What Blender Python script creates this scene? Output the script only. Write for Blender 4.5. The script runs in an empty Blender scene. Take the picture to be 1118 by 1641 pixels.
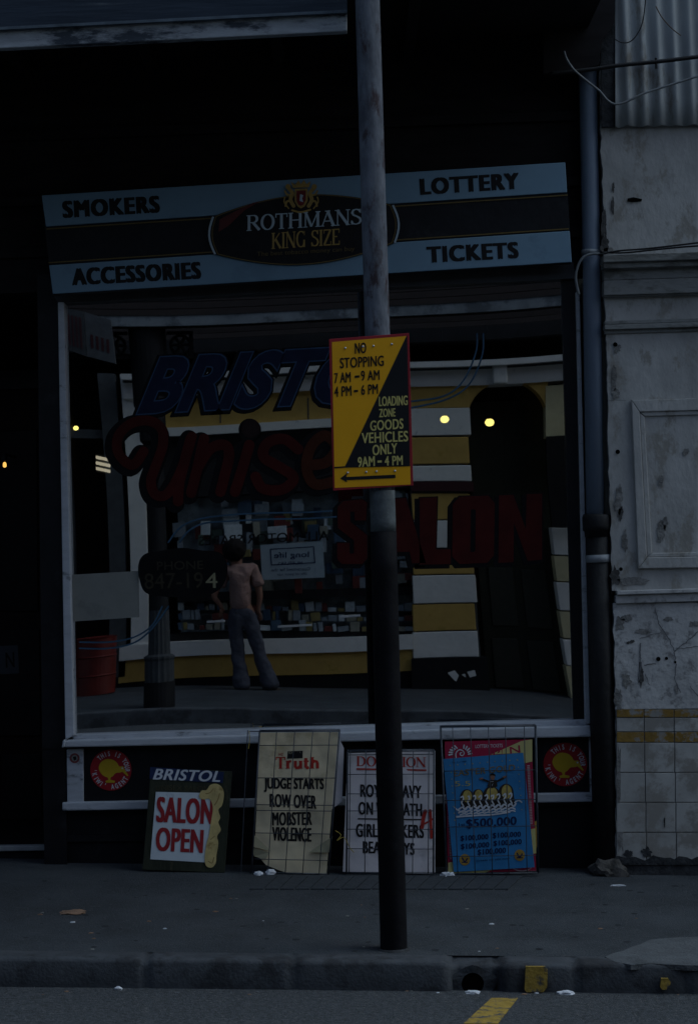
import bpy, bmesh, math, random
from mathutils import Vector, Matrix, noise
R = math.radians
random.seed(7)
S = bpy.context.scene
# ------------------------------------------------------------------ camera
FPX = 3300.0; CX, CY = 559.0, 820.5; CAM = Vector((0, -10, 1.6))
roll, pitch = R(2.1), R(0.9)
fw = Vector((0, math.cos(pitch), math.sin(pitch))); up0 = Vector((0, -math.sin(pitch), math.cos(pitch))); r0 = Vector((1, 0, 0))
rt = r0*math.cos(roll) - up0*math.sin(roll); up = up0*math.cos(roll) + r0*math.sin(roll)
cd = bpy.data.cameras.new('camera'); cam = bpy.data.objects.new('camera', cd); S.collection.objects.link(cam)
cam.matrix_world = Matrix(((rt.x, up.x, -fw.x, CAM.x), (rt.y, up.y, -fw.y, CAM.y), (rt.z, up.z, -fw.z, CAM.z), (0, 0, 0, 1)))
cd.sensor_fit = 'VERTICAL'; cd.sensor_height = 36; cd.lens = FPX/1641*36; cd.clip_end = 2000; cd.clip_start = 0.05
S.camera = cam
# ------------------------------------------------------------------ light
SUN_EL, SUN_AZ = R(52), R(84)         # overcast: a very wide soft sun down the street from the right
w = bpy.data.worlds.new('World'); S.world = w; w.use_nodes = True
nt = w.node_tree; bg = nt.nodes['Background']
sky = nt.nodes.new('ShaderNodeTexSky'); sky.sky_type = 'NISHITA'; sky.sun_disc = False
sky.sun_elevation = SUN_EL; sky.sun_rotation = SUN_AZ; sky.air_density = 1.0; sky.dust_density = 2.5; sky.ozone_density = 1.0
nt.links.new(sky.outputs[0], bg.inputs[0]); bg.inputs[1].default_value = 0.085
sl = bpy.data.lights.new('sun', 'SUN'); sl.energy = 1.35; sl.angle = R(60); sl.color = (.52, .79, 1)
so = bpy.data.objects.new('sun', sl); S.collection.objects.link(so)
sd = Vector((math.sin(SUN_AZ)*math.cos(SUN_EL), math.cos(SUN_AZ)*math.cos(SUN_EL), math.sin(SUN_EL)))
so.rotation_euler = sd.to_track_quat('Z', 'Y').to_euler(); so.location = (0, 20, 20)
S.view_settings.view_transform = 'Standard'; S.view_settings.look = 'None'; S.view_settings.gamma = 1
S.view_settings.exposure = 0.0
try:
    S.cycles.use_denoising = True; S.cycles.max_bounces = 6; S.cycles.transparent_max_bounces = 12; S.cycles.caustics_reflective = False
except Exception: pass
# ------------------------------------------------------------------ pixel rays and surfaces
G = 0.03                                # plane of the window glass
YO = -12.3                              # wall of the building across the street
G0 = .036; GA, GB = -0.047, 0.016                  # slope of the street along it, and of the footpath towards the kerb
def ray(px, py): return (fw + rt*((px-CX)/FPX) - up*((py-CY)/FPX))
class Pl:                               # a real plane; at() gives the point where a sight line meets it
    def __init__(s, p, n, mir=False, wr=None): s.p = Vector(p); s.n = Vector(n).normalized(); s.mir = mir; s.wr = wr
    def at(s, px, py, off=0.0):
        d = ray(px, py); n = s.n
        t = ((s.p + n*off) - CAM).dot(n)/d.dot(n)
        q = CAM + d*t
        if s.wr: q = q + n*s.wr(q)
        if s.mir: q.y = 2*G - q.y
        return q
    @property
    def rn(s): return Vector((s.n.x, -s.n.y, s.n.z)) if s.mir else s.n
def FY(y): return Pl((0, y, 0), (0, -1, 0))
def RY(y): return Pl((0, 2*G-y, 0), (0, -1, 0), True)
def gz(x, y):                           # footpath height
    return GA*x + GB*y + G0
GP = Pl((0, 0, G0), (-GA, -GB, 1))
def GPz(dz): return Pl((0, 0, G0+dz), (-GA, -GB, 1))
def lean(px, py, yb, deg, wr=None):     # a board standing on the ground near (px,py) at depth yb, leaning back
    q = FY(yb).at(px, py); a = R(deg)
    return Pl(q, (0, -math.cos(a), math.sin(a)), wr=wr)
# ------------------------------------------------------------------ materials
def M(name, col, rough=.7, var=.2, scale=14, bump=.15, spec=.3, dirt=None, damt=.5, dscale=5, metal=0, emit=None, es=0, stretch=(1,1,1), bscale=None, bdist=.01):
    m = bpy.data.materials.new(name); m.use_nodes = True; t = m.node_tree; n = t.nodes; l = t.links; b = n['Principled BSDF']
    b.inputs['Roughness'].default_value = rough; b.inputs['Metallic'].default_value = metal
    b.inputs['Specular IOR Level'].default_value = spec
    tc = n.new('ShaderNodeNewGeometry'); mp = n.new('ShaderNodeMapping'); l.new(tc.outputs['Position'], mp.inputs[0]); mp.inputs['Scale'].default_value = stretch
    nz = n.new('ShaderNodeTexNoise'); nz.inputs['Scale'].default_value = scale; nz.inputs['Detail'].default_value = 7; nz.inputs['Roughness'].default_value = .65
    l.new(mp.outputs[0], nz.inputs['Vector'])
    rp = n.new('ShaderNodeValToRGB'); c = Vector(col[:3])
    rp.color_ramp.elements[0].position = .3; rp.color_ramp.elements[1].position = .7
    rp.color_ramp.elements[0].color = (*(c*(1-var)), 1); rp.color_ramp.elements[1].color = (*(c*(1+var)), 1)
    l.new(nz.outputs['Fac'], rp.inputs[0]); out = rp.outputs[0]
    if dirt:
        dz = n.new('ShaderNodeTexNoise'); dz.inputs['Scale'].default_value = dscale; dz.inputs['Detail'].default_value = 9; dz.inputs['Roughness'].default_value = .7
        l.new(mp.outputs[0], dz.inputs['Vector'])
        dr = n.new('ShaderNodeValToRGB'); p = 1-damt; dr.color_ramp.elements[0].position = max(0, .25+p*.5-.03); dr.color_ramp.elements[1].position = min(1, .25+p*.5+.06)
        l.new(dz.outputs['Fac'], dr.inputs[0])
        mx = n.new('ShaderNodeMixRGB'); l.new(dr.outputs[0], mx.inputs[0]); l.new(out, mx.inputs[1]); mx.inputs[2].default_value = (*dirt, 1); out = mx.outputs[0]
    l.new(out, b.inputs['Base Color'])
    if bump:
        bz = n.new('ShaderNodeTexNoise'); bz.inputs['Scale'].default_value = bscale or scale*3; bz.inputs['Detail'].default_value = 6
        l.new(mp.outputs[0], bz.inputs['Vector'])
        bp = n.new('ShaderNodeBump'); bp.inputs['Strength'].default_value = bump; bp.inputs['Distance'].default_value = bdist
        l.new(bz.outputs['Fac'], bp.inputs['Height']); l.new(bp.outputs[0], b.inputs['Normal'])
    if emit: b.inputs['Emission Color'].default_value = (*emit, 1); b.inputs['Emission Strength'].default_value = es
    return m
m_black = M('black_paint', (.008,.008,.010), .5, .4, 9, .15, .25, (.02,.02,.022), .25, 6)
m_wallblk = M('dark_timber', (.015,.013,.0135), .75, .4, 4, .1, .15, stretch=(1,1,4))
m_white = M('weathered_white_paint', (.50,.52,.56), .55, .12, 20, .2, .3, (.16,.17,.18), .27, 14, stretch=(.35,1,1))
m_sign = M('pale_blue_sign_paint', (.185,.30,.40), .45, .05, 5, .03, .3, (.16,.26,.35), .3, 4)
m_gold = M('gold_paint', (.36,.22,.04), .4, .15, 30, .05, .5)
m_goldln = M('dull_gold_line', (.13,.085,.02), .5, .15, 30, .05, .4)
m_redp = M('dark_red_paint', (.16,.012,.012), .5, .25, 12, .05)
m_ribbon = M('faded_red_ribbon', (.10,.018,.016), .5, .2, 12, .05)
m_let = M('black_lettering', (.010,.009,.010), .55, .3, 25, .05, .2)
m_pale = M('pale_lettering', (.42,.50,.55), .5, .1, 25, .05)
m_glsblue = M('navy_glass_paint', (.011,.017,.042), .65, .25, 10, .05, .1)
m_glsoutl = M('blue_glass_outline', (.04,.075,.14), .65, .2, 10, .05, .1)
m_glsred = M('dark_red_glass_paint', (.052,.006,.005), .65, .3, 9, .05, .12)
m_glsor = M('brown_orange_glass_paint', (.055,.014,.006), .65, .3, 9, .05, .12)
m_glsdot = M('brown_glass_paint', (.018,.010,.010), .65, .3, 9, .05, .12)
m_glsblk = M('black_glass_paint', (.006,.006,.007), .65, .3, 9, .05, .1)
m_swirl = M('pale_blue_line_paint', (.045,.095,.15), .6, .2, 10, .05, .12)
m_digit = M('cream_digit_paint', (.24,.22,.13), .6, .2, 20, 0)
m_digitd = M('worn_digit_paint', (.026,.020,.010), .6, .5, 30, 0)
m_pole = M('peeling_pole_paint', (.125,.135,.155), .85, .5, 16, .35, .12, (.058,.043,.046), .40, 11, stretch=(1,1,.4))
m_poleband = M('bare_pole_band', (.105,.118,.122), .9, .3, 16, .4, .1)
m_poleblk = M('black_pole_paint', (.0055,.0055,.007), .75, .4, 9, .3, .12, (.02,.02,.024), .16, 12)
m_yel = M('yellow_sign_enamel', (.90,.42,.010), .4, .06, 5, .02, .35)
m_red = M('red_sign_enamel', (.34,.022,.030), .4, .1, 6, .02, .35)
m_signblk = M('black_sign_enamel', (.012,.012,.013), .45, .2, 6, .02, .3)
m_legend = M('pale_yellow_legend', (.62,.53,.17), .5, .1, 30, 0)
m_zinc = M('zinc_bolt', (.5,.52,.55), .4, .1, 30, .05, .5, metal=.6)
m_stucco = M('weathered_stucco', (.43,.425,.41), .9, .2, 5.0, .35, .2, (.31,.295,.265), .40, 9.0, stretch=(1,1,.6), bscale=40)
m_stuccolow = M('flaking_white_stucco', (.49,.485,.475), .9, .2, 6, .4, .2, (.26,.255,.25), .38, 13, bscale=40)
m_mould = M('stained_moulding', (.27,.275,.265), .9, .3, 5, .5, .2, (.15,.15,.14), .42, 5, stretch=(.6,1,1.5), bscale=40)
m_tile = M('old_white_tile', (.42,.415,.395), .65, .25, 4, .3, .2, (.28,.265,.24), .48, 6)
m_tiley = M('old_yellow_tile', (.25,.15,.035), .6, .35, 14, .3, .25, (.28,.27,.25), .44, 18)
m_grime = M('black_grime', (.045,.047,.05), .9, .5, 20, .6, .1)
m_crack = M('crack_filler', (.15,.155,.16), .9, .4, 30, .2, .1)
m_iron = M('corrugated_iron_paint', (.38,.40,.40), .6, .18, 5, .2, .3, (.22,.205,.18), .33, 5, stretch=(1,1,.35))
m_pipe = M('blue_grey_pipe', (.175,.22,.29), .5, .12, 9, .15, .35, (.05,.06,.07), .16, 8, stretch=(1,1,.3))
m_pipeblk = M('black_pipe', (.011,.011,.012), .6, .4, 10, .4, .25)
m_band = M('pale_metal_band', (.28,.30,.32), .5, .2, 15, .2, .4, (.1,.1,.1), .3, 20)
m_cable = M('black_cable', (.010,.010,.011), .5, .3, 20, .1)
m_cableg = M('grey_cable', (.17,.185,.195), .5, .25, 14, .1)
m_wire = M('rack_wire', (.045,.052,.065), .4, .35, 30, .05, .4, metal=.2)
m_newsy = M('yellowed_paper', (.70,.59,.40), .85, .10, 5, .35, .15, (.54,.44,.27), .30, 4)
m_newsb = M('yellowed_paper_back', (.36,.33,.22), .9, .15, 5, .3, .1)
m_newsw = M('pale_newsprint', (.68,.63,.64), .85, .07, 5, .35, .15, (.42,.41,.42), .25, 4)
m_ink = M('newsprint_ink', (.018,.017,.018), .8, .4, 40, 0, .1)
m_inkred = M('red_ink', (.42,.04,.03), .8, .2, 40, 0, .1)
m_blue = M('bright_blue_print', (.03,.19,.42), .55, .10, 6, .15, .3)
m_pink = M('crimson_print', (.34,.012,.050), .6, .1, 6, .15, .3)
m_cream = M('cream_print', (.55,.49,.20), .6, .1, 9, .1, .3)
m_prtwht = M('white_print', (.58,.60,.64), .6, .1, 9, .05, .3)
m_prtgold = M('egg_gold_print', (.44,.33,.09), .6, .35, 40, 0, .3)
m_inkblue = M('dark_blue_ink', (.010,.022,.075), .7, .2, 30, 0, .1)
m_brdgreen = M('dark_olive_board', (.030,.034,.022), .8, .35, 9, .35, .2, (.055,.05,.03), .3, 12, stretch=(2,1,.6))
m_brdwht = M('pale_blue_panel_paint', (.58,.64,.68), .55, .07, 8, .06, .25, (.38,.43,.48), .22, 8)
m_brdhead = M('navy_header_paint', (.010,.022,.075), .5, .2, 9, .05)
m_skinfig = M('cream_figure_paint', (.56,.43,.18), .6, .25, 18, .1, .25, (.34,.23,.08), .30, 14)
m_redlet = M('brick_red_lettering', (.30,.018,.022), .55, .15, 20, .05)
m_asph = M('old_asphalt', (.050,.057,.064), .85, .30, 3.0, .9, .25, (.082,.089,.096), .34, 60, bscale=130)
m_asph2 = M('road_asphalt', (.060,.066,.072), .9, .55, 55, 1.0, .25, (.150,.150,.145), .31, 70, bscale=150)
m_kerb = M('worn_kerb_stone', (.060,.066,.074), .85, .3, 7, .3, .25, (.034,.036,.040), .42, 5, bscale=90)
m_conc = M('pale_concrete', (.095,.103,.11), .9, .2, 16, .6, .25, (.06,.066,.07), .35, 6, bscale=90)
m_yelline = M('worn_yellow_paint', (.36,.24,.05), .85, .25, 24, .4, .2, (.085,.085,.08), .42, 26)
m_hole = M('drain_dark', (.004,.004,.004), .95, .3, 10, 0, 0)
m_stone = M('rough_concrete_lump', (.085,.08,.075), .95, .35, 14, .9, .15, (.04,.038,.035), .4, 10, bscale=40)
m_scrap = M('white_litter', (.62,.64,.68), .8, .1, 20, .2)
m_leaf = M('brown_litter', (.24,.15,.10), .9, .3, 20, .3)
m_bulb = M('lit_bulb', (.9,.8,.3), .5, 0, 5, 0, emit=(1,.80,.20), es=4.0)
m_shopglow = M('shop_glow_stripe', (.9,.85,.7), .5, 0, 5, 0, emit=(1,.86,.62), es=.9)
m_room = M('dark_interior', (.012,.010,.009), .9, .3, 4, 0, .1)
m_doorr = M('dark_red_door', (.020,.009,.008), .6, .3, 6, .1, .2, stretch=(3,1,.5))
m_card = M('aged_card', (.24,.245,.225), .8, .06, 9, .1, .2, (.20,.205,.19), .35, 7)
m_step = M('worn_step_tile', (.36,.37,.37), .6, .2, 14, .2, .3, (.13,.13,.13), .3, 14)
m_pinkpr = M('pale_pink_print', (.45,.30,.32), .7)
m_stw = M('sticker_white', (.6,.62,.64), .5, .05)
m_iron_dk = M('dark_cast_iron', (.040,.044,.047), .6, .3, 12, .2)
m_string = M('yellow_string', (.34,.25,.05), .8, .2, 30, .2)
# across the street
m_oyel = M('ochre_wall_paint', (.56,.36,.10), .85, .1, 6, .3, .2, (.42,.28,.06), .25, 5)
m_owht = M('white_wall_paint', (.78,.77,.72), .85, .06, 6, .35, .2, (.5,.52,.52), .2, 9)
m_ocrm = M('cream_wall_paint', (.62,.55,.33), .85, .08, 6, .35, .2, (.42,.40,.28), .2, 9)
m_odoor = M('dark_olive_door', (.022,.023,.015), .6, .25, 8, .1, .2)
m_oblk = M('black_plinth', (.010,.010,.011), .7, .4, 8, .2, .2)
m_odred = M('maroon_paint', (.05,.012,.014), .6, .2, 8, .1)
m_ogrey = M('grey_painted_timber', (.07,.076,.08), .7, .2, 8, .2)
m_drum = M('red_drum_paint', (.13,.016,.012), .5, .15, 8, .1)
m_jean = M('faded_denim', (.078,.083,.105), .95, .25, 9, 1.0, .05, bscale=8, bdist=.04)
m_shirt = M('dusty_pink_shirt', (.31,.20,.175), .95, .12, 8, 1.0, .05, bscale=7, bdist=.05)
m_skin = M('skin', (.25,.125,.085), .6, .08, 10, .05)
m_hair = M('dark_curly_hair', (.010,.008,.008), .8, .4, 60, .8, .2, bscale=90)
m_shoe = M('brown_shoe', (.03,.022,.018), .6, .2, 10, .1)
def glassmat():
    m = bpy.data.materials.new('window_glass'); m.use_nodes = True; t = m.node_tree; n = t.nodes; l = t.links
    for q in list(n):
        if q.type != 'OUTPUT_MATERIAL': n.remove(q)
    o = [q for q in n if q.type == 'OUTPUT_MATERIAL'][0]
    g = n.new('ShaderNodeBsdfGlossy'); g.inputs['Roughness'].default_value = 0.008; g.inputs['Color'].default_value = (.95,.97,1,1)
    tr = n.new('ShaderNodeBsdfTransparent'); tr.inputs[0].default_value = (.8,.84,.84,1)
    mx = n.new('ShaderNodeMixShader'); mx.inputs[0].default_value = .58
    l.new(tr.outputs[0], mx.inputs[1]); l.new(g.outputs[0], mx.inputs[2]); l.new(mx.outputs[0], o.inputs[0]); return m
m_glass = glassmat()
# ------------------------------------------------------------------ mesh builder
class MB:
    def __init__(s): s.v = []; s.f = []; s.sm = False
    def add(s, vs, fs):
        b = len(s.v); s.v += [Vector(q) for q in vs]; s.f += [tuple(i+b for i in f) for f in fs]; return s
    def box(s, a, b):
        x0,y0,z0 = a; x1,y1,z1 = b
        return s.add([(x0,y0,z0),(x1,y0,z0),(x1,y1,z0),(x0,y1,z0),(x0,y0,z1),(x1,y0,z1),(x1,y1,z1),(x0,y1,z1)],
                     [(0,3,2,1),(4,5,6,7),(0,1,5,4),(1,2,6,5),(2,3,7,6),(3,0,4,7)])
    def prism(s, front, ext):           # polygon pushed along ext
        n = len(front); e = Vector(ext)
        return s.add(list(front)+[Vector(q)+e for q in front], [tuple(range(n)), tuple(range(2*n-1, n-1, -1))]+[(i, i+n, (i+1)%n+n, (i+1)%n) for i in range(n)])
    def slab(s, poly, sf, off=0, th=.02):
        fr = [sf.at(x, y, off) for x, y in poly]
        return s.prism(fr, -sf.rn*th)
    def tube(s, pts, r, n=8, cap=True):
        pts = [Vector(p) for p in pts]; rr = r if isinstance(r, (list, tuple)) else [r]*len(pts)
        vs = []; prev = None
        for i, p in enumerate(pts):
            d = (pts[min(i+1, len(pts)-1)] - pts[max(i-1, 0)]).normalized()
            if prev is None: a = d.orthogonal().normalized()
            else: a = (prev - d*prev.dot(d)).normalized()
            prev = a; b = d.cross(a)
            vs += [p + (a*math.cos(2*math.pi*k/n) + b*math.sin(2*math.pi*k/n))*rr[i] for k in range(n)]
        fs = [(i*n+k, i*n+(k+1)%n, (i+1)*n+(k+1)%n, (i+1)*n+k) for i in range(len(pts)-1) for k in range(n)]
        if cap: fs += [tuple(range(n-1, -1, -1)), tuple((len(pts)-1)*n+k for k in range(n))]
        return s.add(vs, fs)
    def lathe(s, c, prof, n=24, flute=0):
        vs = []
        for r, z in prof:
            for k in range(n):
                a = 2*math.pi*k/n; q = r*(1-(flute if k % 2 else 0)); vs.append((c[0]+q*math.cos(a), c[1]+q*math.sin(a), c[2]+z))
        m = len(prof)
        return s.add(vs, [(i*n+k, i*n+(k+1)%n, (i+1)*n+(k+1)%n, (i+1)*n+k) for i in range(m-1) for k in range(n)]+[tuple(range(n-1,-1,-1)), tuple((m-1)*n+k for k in range(n))])
    def grid(s, fn, nu, nv):            # sheet with fn(u,v)
        vs = [fn(i/nu, j/nv) for j in range(nv+1) for i in range(nu+1)]
        return s.add(vs, [(j*(nu+1)+i, j*(nu+1)+i+1, (j+1)*(nu+1)+i+1, (j+1)*(nu+1)+i) for j in range(nv) for i in range(nu)])
    def build(s, name, mat, parent=None, smooth=False, bevel=0, solid=0, kind=None, fixn=True):
        me = bpy.data.meshes.new(name); loc = Vector((0,0,0))
        if parent is not None:
            q = parent
            while q is not None: loc = loc + q.location; q = q.parent
        me.from_pydata([tuple(q-loc) for q in s.v], [], s.f); me.update()
        if fixn:
            bm = bmesh.new(); bm.from_mesh(me); bmesh.ops.recalc_face_normals(bm, faces=bm.faces); bm.to_mesh(me); bm.free()
        if smooth:
            for p in me.polygons: p.use_smooth = True
        me.materials.append(mat); o = bpy.data.objects.new(name, me); S.collection.objects.link(o)
        if parent is not None: o.parent = parent
        if solid:
            md = o.modifiers.new('thickness', 'SOLIDIFY'); md.thickness = solid; md.offset = 0
        if bevel:
            md = o.modifiers.new('edge', 'BEVEL'); md.width = bevel; md.segments = 2; md.limit_method = 'ANGLE'
        if kind: o['kind'] = kind
        return o
def tag(o, label, cat, group=None):
    o['label'] = label; o['category'] = cat
    if group: o['group'] = group
    return o
def thing(name, label, cat, loc=(0,0,0), group=None):
    o = bpy.data.objects.new(name, None); S.collection.objects.link(o); o.location = loc; o.empty_display_size = .1
    return tag(o, label, cat, group)
# ------------------------------------------------------------------ lettering
_gc = {}
def font_geo(t, bold=0, shear=0, sp=1):
    k = (t, bold, shear, sp)
    if k not in _gc:
        cu = bpy.data.curves.new('lettering', 'FONT'); cu.body = t; cu.size = 1; cu.offset = bold; cu.shear = shear; cu.space_character = sp; cu.resolution_u = 4
        ob = bpy.data.objects.new('lettering', cu); S.collection.objects.link(ob)
        dg = bpy.context.evaluated_depsgraph_get(); me = bpy.data.meshes.new_from_object(ob.evaluated_get(dg))
        _gc[k] = ([(q.co.x, q.co.y) for q in me.vertices], [tuple(p.vertices) for p in me.polygons])
        bpy.data.objects.remove(ob); bpy.data.meshes.remove(me); bpy.data.curves.remove(cu)
    return _gc[k]
def bbox(vs): xs = [q[0] for q in vs]; ys = [q[1] for q in vs]; return min(xs), min(ys), max(xs), max(ys)
def txt(mb, t, BL, BR, h, sf, off=.002, bold=.02, shear=0, sp=1, skew=None, ref=None, d=(0,0), zs=None):
    """text t on the baseline BL-BR (pixels), h pixels tall; the top is pushed by skew pixels"""
    if zs is None and ref is None and bold > .008:      # heavy face: the light face laid several times, nudged sideways
        k = bold*.62*h; vs0 = (BR[0]-BL[0], BR[1]-BL[1]); L_ = math.hypot(*vs0); ex = (vs0[0]/L_, vs0[1]/L_); i = 0
        for ax, ay in ((-1,-.35),(1,.35),(-1,.35),(1,-.35),(-.5,0),(.5,0),(0,0)):
            txt(mb, t, (BL[0]+ex[0]*k, BL[1]+ex[1]*k), (BR[0]-ex[0]*k, BR[1]-ex[1]*k), h, sf, off+2.5e-5*i, 0, shear, sp if sp != 1 else 1+bold*1.2, skew, d=(d[0]+ax*k*ex[0], d[1]+ax*k*ex[1]+ay*k)); i += 1
        return mb
    vs, fs = font_geo(t, bold, shear, sp) if zs is None else zs
    bb = bbox(font_geo(t, ref, shear, sp)[0]) if ref is not None else bbox(vs)
    if skew is None: skew = -.04*h
    W = bb[2]-bb[0]; H = bb[3]-bb[1]; out = []
    for x, y in vs:
        u = (x-bb[0])/W; v = (y-bb[1])/H
        out.append(sf.at(BL[0]+u*(BR[0]-BL[0])+v*skew+d[0], BL[1]+u*(BR[1]-BL[1])-v*h+d[1], off))
    mb.add(out, fs); return mb
def ribbon2(pts, w, cap=True):          # 2-D strip; w number or fn(direction)
    n = len(pts); vs = []; 
    for i, (x, y) in enumerate(pts):
        a = pts[max(i-1,0)]; b = pts[min(i+1,n-1)]; dx, dy = b[0]-a[0], b[1]-a[1]; L = math.hypot(dx, dy) or 1; dx /= L; dy /= L
        q = (w(dx, dy) if callable(w) else w)/2
        vs += [(x-dy*q, y+dx*q), (x+dy*q, y-dx*q)]
    return vs, [(2*i, 2*i+1, 2*i+3, 2*i+2) for i in range(n-1)]
def smooth2(p, k=6, closed=False):
    out = []; n = len(p)
    for i in range(n if closed else n-1):
        g = lambda j: p[j % n] if closed else p[min(max(j,0),n-1)]
        a, b, c, d = g(i-1), g(i), g(i+1), g(i+2)
        for s in range(k):
            t = s/k
            out.append(tuple(.5*(2*b[q]+(c[q]-a[q])*t+(2*a[q]-5*b[q]+4*c[q]-d[q])*t*t+(3*b[q]-a[q]-3*c[q]+d[q])*t**3) for q in (0,1)))
    out.append(p[0] if closed else p[-1]); return out
def disc2(cx, cy, rx, ry=None, n=24): ry = ry or rx; return [(cx+rx*math.cos(2*math.pi*k/n), cy+ry*math.sin(2*math.pi*k/n)) for k in range(n)]
def stroke(mb, pts, w, sf, off, round_=True, sm=True, step=1e-5):
    p = smooth2(pts) if sm and len(pts) > 2 else pts
    vs, fs = ribbon2(p, w)
    mb.add([sf.at(x, y, off + step*(i//2)) for i, (x, y) in enumerate(vs)], fs)
    if round_:
        mb.add([sf.at(x, y, off-2e-4) for x, y in disc2(*p[0], w/2)], [tuple(range(24))]); mb.add([sf.at(x, y, off+step*len(p)+1e-4) for x, y in disc2(*p[-1], w/2)], [tuple(range(24))])
def poly(mb, pts, sf, off): mb.add([sf.at(x, y, off) for x, y in pts], [tuple(range(len(pts)))])
EL = lambda cx, cy, rx, ry, a0, a1, n=14: [(cx+rx*math.cos(R(a0+(a1-a0)*i/n)), cy+ry*math.sin(R(a0+(a1-a0)*i/n))) for i in range(n+1)]
SCURVE = [(.62,.80),(.55,.93),(.36,.98),(.18,.92),(.12,.76),(.2,.62),(.42,.52),(.6,.40),(.66,.24),(.56,.08),(.36,.02),(.16,.07),(.08,.22)]
SER = {  # serif capitals: width, strokes (points, width or None for a broad nib)
 'R':(.88,[([(.17,0),(.17,1)],.17),([(.17,.97),(.45,.97)]+EL(.45,.745,.22,.225,90,-90)+[(.17,.52)],None),([(.42,.52),(.82,.02)],.17)]),
 'O':(.92,[(EL(.46,.5,.36,.48,90,450,28),None)]),
 'T':(.82,[([(.41,0),(.41,1)],.17),([(.04,.965),(.78,.965)],.07),([(.06,1),(.06,.74)],.06),([(.76,1),(.76,.74)],.06)]),
 'H':(.95,[([(.17,0),(.17,1)],.17),([(.77,0),(.77,1)],.17),([(.17,.52),(.77,.52)],.07)]),
 'M':(1.1,[([(.15,0),(.15,1)],.07),([(.15,.98),(.53,.04)],.16),([(.53,.04),(.93,.98)],.07),([(.93,0),(.93,1)],.17)]),
 'A':(.92,[([(.10,0),(.46,.98)],.07),([(.44,1),(.82,0)],.18),([(.22,.33),(.68,.33)],.07)]),
 'N':(.95,[([(.15,0),(.15,1)],.07),([(.13,1),(.8,.02)],.17),([(.8,0),(.8,1)],.07)]),
 'S':(.74,[(SCURVE,None),([(.64,1),(.64,.72)],.05),([(.08,0),(.08,.28)],.05)]),
 'K':(.90,[([(.17,0),(.17,1)],.17),([(.2,.42),(.74,.97)],.07),([(.38,.58),(.82,.02)],.17)]),
 'I':(.36,[([(.18,0),(.18,1)],.17)]),
 'G':(.92,[(EL(.46,.5,.36,.48,50,325,22),None),([(.74,.0),(.74,.45)],.15),([(.76,1),(.76,.72)],.05)]),
 'Z':(.78,[([(.08,.965),(.7,.965)],.07),([(.08,.035),(.7,.035)],.07),([(.68,.97),(.1,.03)],.16),([(.09,1),(.09,.74)],.05),([(.7,0),(.7,.26)],.05)]),
 'E':(.78,[([(.17,0),(.17,1)],.17),([(.17,.965),(.68,.965)],.07),([(.17,.035),(.7,.035)],.07),([(.17,.52),(.5,.52)],.07),([(.67,1),(.67,.74)],.05),([(.69,0),(.69,.26)],.05)]),
 'D':(.92,[([(.17,0),(.17,1)],.17),([(.17,.965),(.4,.965)]+EL(.4,.5,.38,.465,90,-90,18)+[(.17,.035)],None)]),
 'r':(.62,[([(.17,0),(.17,.68)],.2),([(.2,.45),(.32,.64),(.46,.62)],.16)]),
 'u':(.80,[([(.17,.68),(.17,.2),(.26,.06),(.44,.08),(.58,.24)],.2),([(.6,0),(.6,.68)],.2)]),
 't':(.56,[([(.22,.92),(.22,.16),(.32,.05),(.48,.12)],.2),([(.04,.64),(.46,.64)],.1)]),
 'h':(.80,[([(.17,0),(.17,1)],.2),([(.17,.48),(.36,.66),(.54,.6),(.6,.45),(.6,0)],.2)]),
 ' ':(.42,[])}
def serif_geo(t, th=.17, tn=.06, slab=.05, k=1.0):
    V = []; F = []; x0 = 0
    for ch in t:
        wd, st = SER[ch]
        for pts, w in st:
            nib = (lambda dx, dy: tn+(th-tn)*abs(dy)**1.3) if w is None else w*k
            pp = pts
            if w is not None and len(pts) == 2:
                (ax, ay), (bx, by) = pts; pp = [(ax+(bx-ax)*i/3, ay+(by-ay)*i/3) for i in range(4)]
            vs, fs = ribbon2(pp, nib); b = len(V); V += [(x+x0, y) for x, y in vs]; F += [tuple(i+b for i in f) for f in fs]
            if w is not None and len(pts) == 2 and abs(pts[0][1]-pts[1][1]) > .5:
                for x, y in pts:
                    if y in (0, 1, .98, .68):
                        yy = (0, slab) if y == 0 else (y-slab, y); b = len(V); e = .11+w*.3
                        V += [(x+x0-e, yy[0]), (x+x0+e, yy[0]), (x+x0+e, yy[1]), (x+x0-e, yy[1])]; F.append((b, b+1, b+2, b+3))
        x0 += wd
    return V, F
def serif(mb, t, BL, BR, h, sf, off, skew=None, **kw):
    vs, fs = serif_geo(t, **kw); n0 = len(mb.v); txt(mb, t, BL, BR, h, sf, off, skew=skew, zs=(vs, fs))
    nrm = sf.rn                         # every stroke sits a hair above the one before it
    nf = len(fs); done = set()
    for i, f in enumerate(fs):
        for q in f:
            if q not in done: done.add(q); mb.v[n0+q] = mb.v[n0+q] + nrm*(1.5e-6*i)
def arc_txt(mb, t, c, rx, a0, a1, h, sf, off, bold=.03, inward=False):
    """letters round a circle; angles in degrees, clockwise from the top"""
    n = len(t)
    for i, ch in enumerate(t):
        if ch == ' ': continue
        a = R(a0+(a1-a0)*(i/(n-1))); ca, sa = math.cos(a), math.sin(a)
        vs, fs = font_geo(ch, bold); bb = bbox(vs); W = bb[2]-bb[0]; cap = .73; out = []
        for x, y in vs:
            u = (x-(bb[0]+bb[2])/2)/cap*h*.78; v = y/cap*h
            if not inward: rr = rx+v; u *= .80; px = c[0]+rr*sa+u*ca; py = c[1]-rr*ca+u*sa
            else: rr = rx-v; u *= .80; px = c[0]+rr*sa-u*ca; py = c[1]-rr*ca-u*sa
            out.append(sf.at(px, py, off))
        mb.add(out, fs)
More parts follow.
